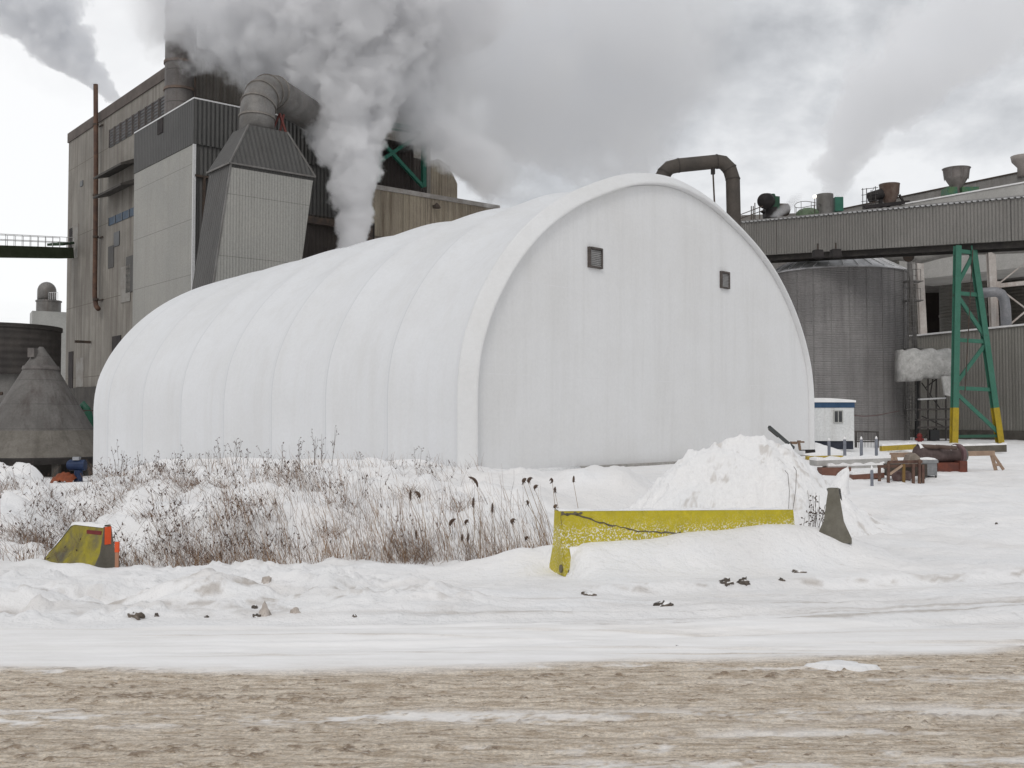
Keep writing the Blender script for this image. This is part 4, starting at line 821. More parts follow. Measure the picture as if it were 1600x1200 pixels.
for x, w in ((1483, 15), (1511, 26)): MB().box(at(x, 304, 98.8), w * k, 1.6, 19 * k).build('base_box', gb, t)
mb = MB(); a = at(1598, 252, 100); mb.lathe(a - UP * 1.5, [(.5, 0), (.5, .9), (1.0, 1.5), (1.1, 2.0), (.9, 2.0)], 18); single(mb, 'small_vent', M('pale_vent', (.3, .27, .25), None, .7), 'pale small funnel vent at the top right edge of the warehouse roof', 'vent', True)
# inverted U pipe behind the tent
t = thing('goose_neck_pipe', 'dark brown goose neck pipe arching up behind the tent crown', 'pipe', at(1146, 420, 72)); P = [at(*p, 72) for p in ((1010, 320), (1038, 270), (1046, 262), (1060, 258.5), (1120, 252.5), (1130, 254), (1140, 264), (1145, 280), (1146.5, 345), (1147, 430))]
gnm = M('brown_pipe', (.058, .05, .043), (.078, .066, .056), .7, ns=.8)
MB().tube(P, .50, 16).build('pipe', gnm, t, smooth=True, auto=25); mb = MB()
wdm = M('weld_dark', (.045, .038, .033), None, .7)
for i in (1, 3, 4, 6, 7): d = (P[i + 1] - P[i - 1]).normalized(); MB().cyl(P[i] - d * .04, P[i] + d * .04, .525, n=16).build('weld_band', wdm, t)
MB().cyl(at(1113.5, 258, 72), at(1117, 330, 72), .06, n=8).build('drain_rod', steel, t); MB().box(at(1114, 268, 72), .26, .26, .38).build('valve_box', blk, t)
# ------------------------------------------------------------------ yard: trailer and materials
a, b = at(1262, 700, 52), at(1335, 699, 52); zt = at(1300, 628, 52).z; zb = at(1300, 689, 52).z; wd = (b - a); wd.z = 0; wn = wd.normalized(); wk = Vector((-wn.y, wn.x, 0))
a = a - wn * 1.2; wlen = wd.length + 1.2
t = thing('site_trailer', 'white site trailer with a blue top band beside the tent corner', 'trailer', Vector((a.x, a.y, zb - .3)) + wn * 1.6)
wp = M('trailer_white', (.62, .63, .625), (.68, .685, .68), .5, ns=.7, streak=(.48, .46, .43), sfac=.4); bp_ = M('trailer_blue', (.022, .06, .125), (.03, .07, .14), .5)
o = Vector((a.x, a.y, 0)); zband = at(1300, 637, 52).z
MB().obox(o + UP * zb, wn * wlen, wk * 6, UP * (zband - zb)).build('body', wp, t)
MB().obox(o + UP * (zband + .002) - wn * .03 - wk * .03, wn * (wlen + .06), wk * 6.06, UP * (zt - zband)).build('blue_band', bp_, t)
mb = MB(); n = 12; mb.prism([o - wn * .08 - wk * .08 + wn * ((wlen + .16) * i / n) + UP * (zt + .01 + .19 * math.sin(math.pi * (.12 + .76 * i / n))) for i in range(n + 1)] + [o + wn * (wlen + .08) - wk * .08 + UP * (zt - .02), o - wn * .08 - wk * .08 + UP * (zt - .02)], wk * 6.1); mb.build('roof_snow', SNOW, t)
MB().obox(o + UP * (zb - .42) + wn * .1 + wk * .1, wn * (wlen - .12), wk * 5.8, UP * .415).build('skid', M('skid_blue', (.018, .022, .035), (.03, .034, .05), .6), t)
w0, w1 = at(1302, 641, 52), at(1317, 661, 52); mb = MB(); wo_ = Vector((w0.x, w0.y, w1.z)) - wk * .05; f_ = MB(); ww, wh_ = (w1.x - w0.x), (w0.z - w1.z)
f_.obox(wo_, wn * ww, wk * .045, UP * .05); f_.obox(wo_ + UP * (wh_ - .05), wn * ww, wk * .045, UP * .05); f_.obox(wo_ + UP * .05, wn * .05, wk * .045, UP * (wh_ - .1)); f_.obox(wo_ + UP * .05 + wn * (ww - .05), wn * .05, wk * .045, UP * (wh_ - .1)); f_.obox(wo_ + UP * .05 + wn * (ww / 2 - .02), wn * .04, wk * .045, UP * (wh_ - .1))
wf = f_.build('window', M('alu_frame', (.4, .4, .38), None, .5), t); MB().obox(wo_ + wn * .05 + UP * .05 + wk * .02, wn * (ww - .1), wk * .02, UP * (wh_ - .1)).build('pane', glassd, wf)
MB().tube([at(1335, 648, 52), at(1360, 648, 58), at(1405, 642, 78)], .03, 5)
cb = MB().tube([at(1335, 649, 52), at(1350, 650.5, 58), at(1370, 649, 66), at(1405, 642, 80)], .03, 5); single(cb, 'hanging_cable', M('cable_red', (.10, .05, .045), None, .7), 'thin reddish cable running from the trailer to the silo ladder', 'cable')
bol = M('bollard_blue', (.16, .17, .20), (.21, .22, .25), .6, ns=3)
labs = ['grey blue steel bollard nearest the tent corner, standing by the yellow beam', 'grey blue bollard in front of the trailer skid, second from the tent', 'grey blue bollard with a snow tip just right of the trailer', 'grey blue bollard before the mesh gate, farthest from the tent', 'short grey blue bollard standing alone in front of the long plank stack']
for (x, yt, yb), lb in zip(((1295.5, 688, 715), (1320, 686, 712), (1346, 686, 716), (1369.5, 685, 714), (1362.5, 733, 759)), labs):
    g = on_ground(x, yb); h = (yb - yt) * g.y / F; r = .5 * 4.8 * g.y / F; t = thing('steel_bollard', lb, 'bollard', g, 'bollards beside the tent')
    MB().lathe(g - UP * .3, [(r, 0), (r, h + .22), (r * .8, h + .28)], 14).build('post', bol, t, smooth=True, auto=40)
    MB().lathe(g + UP * (h - .03), [(r * .85, 0), (r * .7, .07), (r * .2, .13)], 10).build('snow_tip', SNOW, t, smooth=True)
def gd_(x, y): return on_ground(x, y).y
def ystack(name, label, cat, p, s, depth, hpx, mat, snow=True, wide=.35, tilt=0):
    if isinstance(depth, tuple): depth = gd_(*depth)
    a, b = at(*p, depth), at(*s, depth + tilt); t = thing(name, label, cat, (a + b) / 2); h = hpx * depth / F; d = b - a; n = Vector((-d.y, d.x, 0)).normalized()
    MB().obox(a - UP * h, d, n * wide, UP * h).build('timber' if 'plank' in name or 'timber' in name else 'beam', mat, t)
    if snow:
        k = 14; mb = MB(); pr = [a.lerp(b, i / k) + UP * (.02 + .05 + .035 * math.sin(i * 1.9)) for i in range(k + 1)]; mb.prism([a + UP * .003] + pr + [b + UP * .003], n * wide); mb.build('snow_cap', SNOW, t)
    return t
yb_ = M('beam_yellow', (.42, .30, .03), (.34, .25, .04), .65, ns=2, spots=((.12, .09, .03), 5, .6, .72)); rb = M('beam_rust', (.13, .06, .045), (.18, .09, .065), .8, ns=3); tim = M('dark_timber', (.085, .075, .06), (.13, .115, .095), .85, ns=2); gpl = M('grey_plank', (.34, .33, .315), (.42, .41, .395), .85, ns=2)
ystack('steel_beam', 'yellow steel beam lying in snow at the tent corner', 'beam', (1262, 713), (1318, 712), (1290, 720), 5.5, yb_, False)
ystack('steel_beam', 'yellow end beam with a snow cap in front of the silo foot', 'beam', (1378, 697), (1432, 694), (1400, 706), 8, yb_)
ystack('timber_beam', 'long dark timber with a snow cap lying under the green trestle', 'timber', (1490, 697.5), (1573, 695), (1530, 708), 11, tim)
ystack('plank_stack', 'stack of long grey planks dusted with snow beside the snow pile', 'planks', (1276, 720), (1392, 716), (1330, 742), 8.5, gpl, True, .8)
ystack('plank_stack', 'lower snow dusted plank pack resting on the rusty beam', 'planks', (1294, 729), (1382, 726.5), (1330, 743), 4, gpl, True, .6)
ystack('steel_beam', 'rust red beam end showing below the plank stack beside the snow pile', 'beam', (1284, 731), (1330, 730), (1310, 744), 13, rb, False, .5)
ystack('steel_beam', 'rusty beam with snowy top half buried behind the lone short bollard', 'beam', (1333, 742), (1382, 738.5), (1357, 749), 8, rb)
# mesh gate by the silo
t = thing('mesh_gate', 'grey framed mesh gate standing behind the bollards by the silo', 'gate', at(1354, 702, 60)); k = 60
for a, b in (((1335, 674), (1373, 675)), ((1336, 690), (1372, 690))): MB().beam(at(*a, k), at(*b, k), .08).build('rail', dk, t)
for x in (1337, 1371.5): MB().beam(at(x, 703, k), at(x, 674, k), .1).build('post', dk, t)
mb = MB()
for i in range(15): x = 1339 + i * 2.3; mb.cyl(at(x, 702, k), at(x, 675, k), .012, n=4)
mb.build('mesh', dk, t)
# big rusty pipe with flange on a red base
PD = gd_(1485, 736); t = thing('rusty_pipe_section', 'large rusty snow dusted pipe section with a flange on a red base', 'pipe', at(1468, 735, PD)); rp = M('pipe_rust', (.085, .06, .056), (.14, .105, .10), .8, ns=1.4, streak=(.08, .05, .045), sfac=.5)
a, b = at(1434, 709, PD), at(1493, 711, PD + .5); k = PD / F; ax = (b - a).normalized()
mb = MB(); mb.tube([a, a.lerp(b, .3), a.lerp(b, .6), b], [13 * k, 13.4 * k, 12.8 * k, 13 * k], 22); mb.build('pipe', rp, t, smooth=True, auto=40)
MB().cyl(b, b + ax * .12, 18 * k, n=26).build('flange', M('flange_purple', (.13, .075, .08), (.17, .11, .11), .7, ns=3), t, smooth=True, auto=40)
MB().cyl(b + ax * .121, b + ax * .30, 12.4 * k, n=22).build('stub', galv, t, smooth=True, auto=40)
mb = MB(); m_ = 16; vs = []; fs = []
for i in range(m_ + 1):
    for j in range(7):
        an = math.pi * (.22 + .56 * j / 6) + .12 * math.sin(i * 1.3); q = a.lerp(b, i / m_); rr = 13.3 * k + .045 * math.sin(math.pi * j / 6) * (1 + .5 * math.sin(i * 2.1)); vs.append(q + Vector((0, -math.cos(an) * rr, math.sin(an) * rr)))
for i in range(m_):
    for j in range(6): fs.append((i * 7 + j, (i + 1) * 7 + j, (i + 1) * 7 + j + 1, i * 7 + j + 1))
mb.add(vs, fs); mb.build('snow_cap', SNOW, t, smooth=True)
mb = MB(); q = at(1466, 723, PD - .1); mb.obox(q - UP * .34, Vector((44 * k, 0, 0)), Vector((0, .9, 0)), UP * .34); mb.obox(at(1500, 722, PD - .15) - UP * .42, Vector((11.5 * k, 0, 0)), Vector((0, 1, 0)), UP * .45); mb.build('red_base', M('base_red', (.17, .05, .03), (.11, .04, .03), .75, ns=3), t)
for x, y in ((1438, 697), (1462, 698)): MB().tube([at(x, y, PD), at(x + 16, y + 1, PD - .2), at(x + 32, y + 2, PD)], .07, 8).build('loose_pipe', rust, t, smooth=True)
# sawhorse rail
t = thing('wooden_sawhorse', 'long pale wooden rail on splayed sawhorse legs beside the rusty pipe', 'sawhorse', at(1470, 735, gd_(1558, 735))); wood = M('pale_wood', (.30, .21, .155), (.36, .26, .19), .8, ns=4); k = gd_(1558, 735)
MB().beam(at(1391, 711, k), at(1553, 708, k), .14, .16).build('rail', wood, t)
for a, b in (((1549, 709), (1556, 735)), ((1551, 709), (1568, 734)), ((1396, 710), (1390, 730)), ((1397, 710), (1403, 728))): MB().beam(at(*a, k), at(*b, k - .1), .09).build('leg', wood, t)
MB().beam(at(1554, 726, k - .1), at(1564, 726, k - .1), .09).build('stretcher', wood, t)
# rack of pipe supports
RD = gd_(1415, 754); t = thing('steel_rack', 'rusty low steel rack holding pipes in front of the rusty pipe', 'rack', at(1415, 755, RD)); k = RD
rk = M('rack_rust', (.10, .055, .045), (.14, .085, .06), .8, ns=4)
for a, b in (((1372, 729), (1436, 727)), ((1388, 722), (1440, 721))): MB().beam(at(*a, k), at(*b, k + .2), .09, .08).build('rail', rk, t)
for x, y0, y1 in ((1374, 728, 746), (1388, 722, 748), (1412, 725, 755), (1427, 725, 752), (1436.5, 718, 750), (1442, 726, 749)): MB().beam(at(x, y0, k), at(x, y1 + 6, k), .07).build('leg', M('leg_ochre', (.17, .10, .03), None, .7) if x == 1412 else rk, t)
MB().beam(at(1390, 741, k), at(1410, 727, k), .06).build('brace', wood, t)
mb = MB(); mb.prism([at(1420, 725, k + .4), at(1424, 712, k + .4), at(1430, 708, k + .4), at(1437, 714, k + .4), at(1440, 724, k + .4)], Vector((0, .5, 0))); mb.build('plate', M('plate_tan', (.26, .22, .18), (.2, .16, .13), .8), t)
mb = MB(); mb.obox(at(1390, 744, k + .9), Vector((1.1, 0, 0)), Vector((0, .5, 0)), UP * .35); mb.build('dark_crate', M('crate_dark', (.06, .05, .042), (.09, .075, .06), .8), t)
a = at(1397, 744.5, gd_(1404, 752)); mb = MB(); d = Vector((.85, .35, 0)).normalized(); mb.tube([a, a + d * .05, a + d * .5, a + d * .55], [.10, .16, .16, .12], 16); single(mb, 'rusty_drum', M('drum_rust', (.12, .07, .065), (.19, .14, .13), .75, ns=4), 'small rusty drum lying in snow under the rack', 'drum', True, 40)
t = thing('metal_cabinet', 'grey metal cabinet on short legs with a snowy top beside the rack', 'cabinet', at(1454, 745, gd_(1454, 748))); k = gd_(1454, 748); a = at(1443, 743, k); w = 22 * k / F; h = 23 * k / F
MB().obox(a, Vector((w, .03, 0)), Vector((0, .5, 0)), UP * h).build('body', M('cabinet_grey', (.21, .215, .22), (.27, .27, .275), .5, metal=.3, ns=3), t)
MB().obox(a + UP * (h - .07) + Vector((-.03, -.03, 0)), Vector((w + .06, .03, 0)), Vector((0, .56, 0)), UP * .09).build('lid', M('lid_grey', (.24, .245, .25), None, .5), t)
mb = MB(); mb.lathe(a + Vector((w / 2, .25, h + .02)), [(.3, 0), (.22, .05), (.05, .075)], 14); mb.build('snow_cap', SNOW, t, smooth=True)
for dx in (.02, w - .06): MB().obox(a + Vector((dx, .01, -.28)), Vector((.04, 0, 0)), Vector((0, .04, 0)), UP * .28).build('leg', dk, t)
# items at the tent corner
mb = MB(); mb.beam(at(1201.5, 667, 27), at(1240, 700, 27.6), .065, .075); single(mb, 'leaning_pole', M('pole_dark', (.05, .055, .055), (.08, .085, .085), .6), 'dark steel pole leaning out of the big snow pile', 'pole')
MB_ = MB(); MB_.tube([at(1200.5, 671, 27.2), at(1215, 683, 27.3)], .012, 5)
single(MB_, 'thin_rod', steel, 'thin rod lying just under the dark leaning pole', 'rod')
t = thing('pallet_end', 'brown timber pallet end standing against the tent wall at its right corner', 'pallet', at(1247, 701, 43)); k = 43; pw = M('pallet_wood', (.16, .105, .075), (.22, .15, .10), .85, ns=4)
for x0, y0, x1, y1 in ((1237, 690, 1246, 694), (1250, 689.5, 1257, 692)): mb = MB(); mb.obox(at(x0, y1, k), Vector(((x1 - x0) * k / F, 0, 0)), Vector((0, .3, 0)), UP * ((y1 - y0) * k / F)); mb.build('block', pw, t)
mb = MB(); mb.beam(at(1248, 689.5, k), at(1250, 703, k), .09); mb.beam(at(1246, 690, k), at(1251, 690, k), .1); mb.build('upright', pw, t)
mb = MB(); mb.beam(at(1249, 703.5, k), at(1273, 703, k), .06, .04); mb.beam(at(1259, 706, k), at(1273, 704.5, k), .16, .12); single(mb, 'black_bracket', blk, 'black steel bracket on the ground at the tent right corner', 'bracket')
# ------------------------------------------------------------------ concrete barriers
JP = [(-.30, 0), (-.30, .075), (-.17, .33), (-.085, .83), (.085, .83), (.17, .33), (.30, .075), (.30, 0)]
def barrier(base0, base1, mat, t, name='body', w=1., h=1., nseg=30, seed=0, taper=None, endcap=.03):
    a, b = Vector(base0), Vector(base1); d = b - a; dn = Vector((d.x, d.y, 0)).normalized(); sd_ = Vector((dn.y, -dn.x, 0))
    # profile refined
    P = []
    for i in range(len(JP) - 1):
        for j in range(4): P.append((JP[i][0] + (JP[i + 1][0] - JP[i][0]) * j / 4, JP[i][1] + (JP[i + 1][1] - JP[i][1]) * j / 4))
    P.append(JP[-1]); vs = []; n = len(P)
    for i in range(nseg + 1):
        f = i / nseg; c = a.lerp(b, f); hs_ = 1. if taper is None else float(np.interp(f, *taper))
        for j, (x, z) in enumerate(P):
            nz = float(vnoise(f * d.length * 5 + seed, j * .7, 7)) * .012
            vs.append(c + sd_ * x * w * (1 if hs_ > .5 else 1) * (1 + nz) + UP * (z * h * hs_ + nz * .4))
    fs = [(i * n + j, (i + 1) * n + j, (i + 1) * n + j + 1, i * n + j + 1) for i in range(nseg) for j in range(n - 1)]
    fs += [tuple(range(n - 1, -1, -1)), tuple(nseg * n + j for j in range(n))]
    MB().add(vs, fs).build(name, mat, t)
    return a, b, dn, sd_
ypaint = M('barrier_yellow', (.50, .41, .02), (.43, .36, .025), .7, ns=3, spots=((.80, .80, .78), 42, .515, .60), spotz=[(.30, .25), (.40, .9), (.55, .85), (.66, .12), (.8, 0.)], bump=(30, .008), streak=(.22, .18, .03), sfac=.35, grain=.05)
cgrey = M('barrier_concrete', (.135, .125, .10), (.18, .168, .14), .9, ns=2.5, streak=(.08, .075, .06), sfac=.6, bump=(22, .01))
P0 = Vector((BA[0], BA[1], -.46)); P1_ = Vector((BB[0], BB[1], -.53))
t = thing('yellow_barrier', 'long yellow concrete road barrier with snow drifted against its face', 'barrier', P0)
barrier(P0, P1_, ypaint, t, h=1.01)
dn = (P1_ - P0).normalized(); sdv = Vector((dn.y, -dn.x, 0))
k = 40; mb = MB(); vs = []; fs = []
for i in range(k + 1):
    q = P0.lerp(P1_, i / k) + UP * .838
    hh = .018 + .010 * math.sin(i * 1.7) + .006 * math.sin(i * .6)
    for v, z in ((-.088, .002), (-.07, hh), (.06, hh), (.088, .002)): vs.append(q + sdv * v + UP * z)
fs = [(i * 4 + j, (i + 1) * 4 + j, (i + 1) * 4 + j + 1, i * 4 + j + 1) for i in range(k) for j in range(3)]
MB().add(vs, fs).build('snow_cap', SNOW, t, smooth=True)
# frost caught on the lower slope of the near end
mb = MB(); vs = []; nn_ = 16
for i in range(nn_ + 1):
    u = .12 + 1.25 * i / nn_
    for j in range(9):
        f = j / 8; yy = .155 + .155 * f; zz = .83 * 0 + .36 - .30 * f; pf = math.sin(math.pi * min(1, max(0, f))) ** .5 * min(1, i / 1.5)
        vs.append(P0.lerp(P1_, u / BLEN) + sdv * (yy + .035 * pf + .006) + UP * (zz + .05 * pf + .02 * math.sin(u * 4)))
fs = [(i * 9 + j, (i + 1) * 9 + j, (i + 1) * 9 + j + 1, i * 9 + j + 1) for i in range(nn_) for j in range(8)]
MB().add(vs, fs).build('snow_crust', SNOW, t, smooth=True)
chip = M('chipped_concrete', (.10, .085, .055), (.16, .14, .10), .9, ns=6)
def face_pt(u, z):                       # on the camera side face of the yellow barrier
    y = np.interp(z, [0, .076, .333, .838], [.30, .30, .17, .085]); return P0.lerp(P1_, u / BLEN) + sdv * (y + .004) + UP * z
rr_ = random.Random(3)
def strip(pts, w):
    mb = MB(); vs = []
    for u, z in pts:
        hw = w * (.4 + rr_.random()); vs += [face_pt(u, z - hw), face_pt(u, z + hw)]
    mb.add(vs, [(2 * i, 2 * i + 2, 2 * i + 3, 2 * i + 1) for i in range(len(pts) - 1)]); return mb
crack = [(.22 + 1.55 * i / 26, float(np.interp(i / 26, [0, .3, .6, 1], [.80, .66, .56, .53])) + rr_.uniform(-.012, .012)) for i in range(27)]
strip(crack, .010).build('crack', chip, t)
strip([(.03 + .028 * i, .815 - rr_.uniform(0, .02)) for i in range(12)], .018).build('chip', chip, t)
strip([(.02 + .004 * i, .80 - .055 * i) for i in range(4)], .03).build('chip', chip, t)
strip([(.05 + .05 * i, .05 + rr_.uniform(0, .03)) for i in range(9)], .03).build('chip', chip, t)
strip([(.012 + .003 * i, .46 - .05 * i) for i in range(7)], .02).build('chip', chip, t)
MB().cyl(P0 - dn * .02 + sdv * .2 + UP * .09, P0 - dn * .005 + sdv * .2 + UP * .09, .055, n=10).build('lifting_hole', chip, t)
# grey barrier at right
g = on_ground(1303, 842); b0 = Vector((g.x, g.y, g.z - .06)); b1 = b0 + Vector((.93, 2.85, -.42))
t = thing('concrete_barrier', 'bare grey concrete barrier end sticking out of the big snow pile', 'barrier', b0); barrier(b0, b1, cgrey, t, w=.80, h=.93)
mb = MB(); vs = []; k = 20
for i in range(k + 1):
    q = b0.lerp(b1, .05 + .94 * i / k) + UP * .775; h = .015 + .06 * min(1, i / 4) + .02 * math.sin(i * 1.4)
    for v, z in ((-.1, 0), (-.06, h), (.05, h * .9), (.1, 0)): vs.append(q + Vector((v, 0, z)))
MB().add(vs, [(i * 4 + j, i * 4 + j + 1, (i + 1) * 4 + j + 1, (i + 1) * 4 + j) for i in range(k) for j in range(3)]).build('snow_cap', SNOW, t, smooth=True)
# short tapered yellow barrier at left
g = at(167, 887, 15.2); b0 = Vector((g.x, g.y, g.z - .02)); ax = Vector((-.84, .54, 0)).normalized(); b1 = b0 + ax * 1.35 + UP * .02
ymark = M('barrier_ochre', (.33, .28, .03), (.20, .17, .06), .8, ns=4, spots=((.11, .10, .075), 2.2, .52, .64), bump=(25, .01), streak=(.14, .12, .05), sfac=.5)
t = thing('tapered_barrier', 'short tapered yellow concrete barrier with orange markers half buried at left', 'barrier', b0)
barrier(b0, b1, ymark, t, h=.72, w=.72, taper=([0, .5, .56, .8, 1], [1, 1, .98, .5, .18]))
sd2 = Vector((ax.y, -ax.x, 0)); cand = sd2 if sd2.y < 0 else -sd2
# bare concrete end plate and markers
vs = [b0 - ax * .012 + cand * x * .72 + UP * z * .72 for x, z in JP]; mb = MB(); mb.prism(vs, ax * .010); mb.build('end_face', cgrey, t)
orange = M('marker_orange', (.75, .09, .02), (.62, .10, .03), .5); dred = M('marker_red', (.16, .02, .02), None, .6)
mb = MB(); mb.obox(b0 - ax * .022 + cand * -.05 + UP * .36, cand * .105, ax * .008, UP * .255); mb.build('orange_marker', orange, t)
mb = MB(); mb.obox(b0 + ax * .03 + cand * .072 + UP * .50, ax * .34, cand * .012, UP * .055); mb.build('red_strip', dred, t)
mb = MB(); vs = []; k = 14
for i in range(k + 1):
    f = i / k; hz = float(np.interp(f, [0, .5, .56, .8, 1], [1, 1, .98, .5, .18])); q = b0.lerp(b1, f) + UP * (.83 * .72 * hz + .002); h = .045 + .012 * math.sin(i * 1.8)
    for v, z in ((-.075, 0), (-.05, h), (.045, h), (.072, .004)): vs.append(q + cand * v + UP * z)
fsn = [(i * 4 + j, (i + 1) * 4 + j, (i + 1) * 4 + j + 1, i * 4 + j + 1) for i in range(k) for j in range(3)]
MB().add(vs, fsn).build('snow_cap', SNOW, t, smooth=True)
q = at(182, 889, 15.1); t = thing('marker_stake', 'wooden marker stake with an orange top beside the tapered barrier', 'stake', q)
MB().obox(q + Vector((-.025, 0, -.1)), Vector((.05, 0, 0)), Vector((0, .03, 0)), UP * .36).build('stake', M('stake_wood', (.42, .20, .12), (.36, .2, .13), .7, ns=8), t)
MB().obox(q + Vector((-.029, -.004, .24)), Vector((.058, 0, 0)), Vector((0, .038, 0)), UP * .15).build('orange_top', orange, t)
# ------------------------------------------------------------------ snow piles
def pile(name, label, cx, cy, prof, seed, rough=.07, ry=1.7, nx=210, ny=130, wx=3.1):
    X = np.linspace(-wx, wx, nx); Yv = np.linspace(-ry * 1.35, ry * 1.35, ny); XX, YY = np.meshgrid(X, Yv); gx, gy = cx + XX, cy + YY
    crest = np.interp(XX, [p[0] for p in prof], [p[1] for p in prof])
    ysc = ry * (.55 + .45 * np.clip(crest / max(p[1] for p in prof), 0, 1)) + .18 * vnoise(gx * 1.2, gy * 0, seed)
    q = np.clip(np.abs(YY + .10 * vnoise(gx * 2, gy * 2, seed + 1)) / ysc, 0, 1.4)
    body = np.clip(1 - q ** 1.25, -.2, 1)
    lump = fbm(gx * 1.4, gy * 1.4, seed + 2, 3) * .42 + fbm(gx * 3.6, gy * 3.6, seed + 3, 5, .62) * .5 + np.abs(fbm(gx * 2.6, gy * 2.6, seed + 5, 4)) * .5 - .10 + np.maximum(0, fbm(gx * 7, gy * 7, seed + 8, 3) - .1) * .45
    Z = ground(gx, gy, False) + crest * body + lump * rough * 10 * np.clip(crest * body, 0, .5) * .55 - .06
    edge = np.maximum(np.abs(XX) / wx, np.abs(YY) / (ry * 1.35)); Z = Z - .5 * sm(.9, 1, edge) - .25 * (body <= 0)
    d = sm(.28, .6, fbm(gx * 5, gy * 5, seed + 9, 5, .65)) * .4
    o = npmesh(name, np.stack([gx, gy, Z], 2).reshape(-1, 3), gridfaces(ny, nx), SNOW, org=(cx, cy, float(ground(np.array([cx]), np.array([cy]), False)[0])), attrs={'dirt': np.clip(d, 0, 1)})
    return tag(o, label, 'snow pile', 'ploughed snow piles')
def W_(x): return (x - 1165) / F * 19.3
pile('snow_pile', 'tallest ploughed snow pile with clods behind the yellow barrier', (1165 - 800) / F * 19.3, 19.6, [(W_(930), 0), (W_(965), .22), (W_(1005), .62), (W_(1050), 1.16), (W_(1085), 1.52), (W_(1130), 1.68), (W_(1165), 1.77), (W_(1200), 1.80), (W_(1240), 1.58), (W_(1275), 1.2), (W_(1305), .82), (W_(1345), .42), (W_(1400), .12), (W_(1430), 0)], 200)
# wind carved lump right of the big pile
g = at(1314, 766, 21.5); rs = np.random.default_rng(4); vs = []; fs = []; na, nb_ = 24, 14
for i in range(nb_ + 1):
    for j in range(na):
        th = 2 * math.pi * j / na; f = i / nb_; r = (1 - f) ** .75; sh = .26 * f ** 1.4; nzv = 1 + .28 * float(fbm(math.cos(th) * 1.4 + f * 2, math.sin(th) * 1.4 + 5, 301, 3))
        vs.append(g + Vector((r * .27 * math.cos(th) * nzv + sh - .10, r * .32 * math.sin(th) * nzv, f * .54 * nzv - .08)))
for i in range(nb_):
    for j in range(na): fs.append((i * na + j, i * na + (j + 1) % na, (i + 1) * na + (j + 1) % na, (i + 1) * na + j))
single(MB().add(vs, fs), 'snow_block', SNOW, 'leaning pointed block of snow right of the tallest pile', 'snow block', True)
# clods and chunks
def chunk(name, label, cat, x, y, wpx, hpx, mat, seed, group=None, pointy=0.):
    g = on_ground(x, y); k = g.y / F; rx, rz = wpx * k / 2, hpx * k; mb = MB(); import bmesh as _b
    bm = _b.new(); _b.ops.create_icosphere(bm, subdivisions=3, radius=1)
    vs = []
    for v in bm.verts:
        p = v.co; n = 1 + .7 * float(fbm(p.x * 1.6 + seed, p.y * 1.6 + p.z * 1.3, seed, 3)) + .55 * float(fbm(p.x * 4 + seed, p.y * 4 + p.z * 3, seed + 3, 2)); zz = max(p.z, -.35)
        tp = 1 - pointy * max(0, zz) * .8; vs.append(g + Vector((p.x * rx * n * tp, p.y * rx * .9 * n * tp, (zz - .22) * rz * n)))
    fs = [tuple(v.index for v in f.verts) for f in bm.faces]; bm.free()
    o = MB().add(vs, fs).build(name, mat, None, True, None, g); return tag(o, label, cat, group)
dirt = M('dirty_ice', (.11, .09, .072), (.26, .22, .185), .85, ns=9, nlo=.42, nhi=.66, bump=(30, .02), topsnow=.7); dks = M('black_clod', (.065, .055, .047), (.15, .125, .105), .9, ns=10, topsnow=.72); tan = M('tan_ice', (.42, .365, .32), (.55, .50, .46), .8, ns=7, spots=((.2, .16, .13), 9, .62, .7))
G_ = 'dirty clods along the road verge'
for i, (nm, lb, x, y, w, h, mt, pt) in enumerate((
    ('ice_chunk', 'largest tan pointed ice chunk standing on the road berm', 412, 961, 24, 24, tan, .9), ('dirt_clod', 'black clod tucked against the left side of the tan ice chunk', 398, 951, 9, 8, dks, 0), ('dirt_clod', 'pair of small black stones below the tan ice chunk', 402, 964, 14, 6, dks, 0),
    ('dirt_clod', 'brown flattened clod, leftmost of the verge', 212, 963, 20, 8, dirt, 0), ('dirt_clod', 'round black clod just right of the leftmost brown clod', 244, 963, 8, 7, dks, 0), ('dirt_clod', 'small black clod between the leftmost clods and the tan ice chunk', 323, 965, 7, 4, dks, 0),
    ('ice_chunk', 'small whitish dirty ice lump right of the tan chunk', 462, 958, 14, 11, tan, .3), ('dirt_clod', 'small dark clod on the berm well right of the tan ice chunk', 554, 963, 8, 4, dks, 0), ('ice_chunk', 'grey ice lump high on the berm above the tan chunk', 417, 909, 16, 9, tan, .2),
    ('dirt_clod', 'dark ragged clump lying alone on packed snow below the yellow barrier', 1036, 946, 27, 8, dks, 0), ('dirt_clod', 'dark hollow clod, left one of the two below the drift', 1135, 911, 20, 8, dks, 0), ('dirt_clod', 'dark clod, right one of the two below the drift', 1162, 910, 20, 8, dks, 0),
    ('dirt_clod', 'small brown clods at the right end of the tyre edge', 1222, 907, 10, 5, dks, 0), ('dirt_clod', 'flat brown clod on the tyre edge right of the pair', 1246, 893, 22, 4, dirt, 0), ('dirt_clod', 'tiny black clod on the snow near the road edge', 1058, 1012, 9, 4, dks, 0),
    ('dirt_clod', 'faint brown clod at the foot of the drift below the barrier end', 918, 929, 22, 6, dirt, 0), ('ice_chunk', 'snow clod on the right lower flank of the tall snow pile', 1198, 766, 22, 14, SNOW, .1), ('dirt_clod', 'dark stone on the open snow at right', 1557, 819, 5, 4, dks, 0), ('ice_chunk', 'snow clod at the left foot of the tall snow pile', 1100, 740, 20, 11, SNOW, .2))):
    chunk(nm, lb, 'ice' if nm == 'ice_chunk' else 'clod', x, y, w, h, mt, 400 + i * 7, G_ if mt is not SNOW else None, pt)
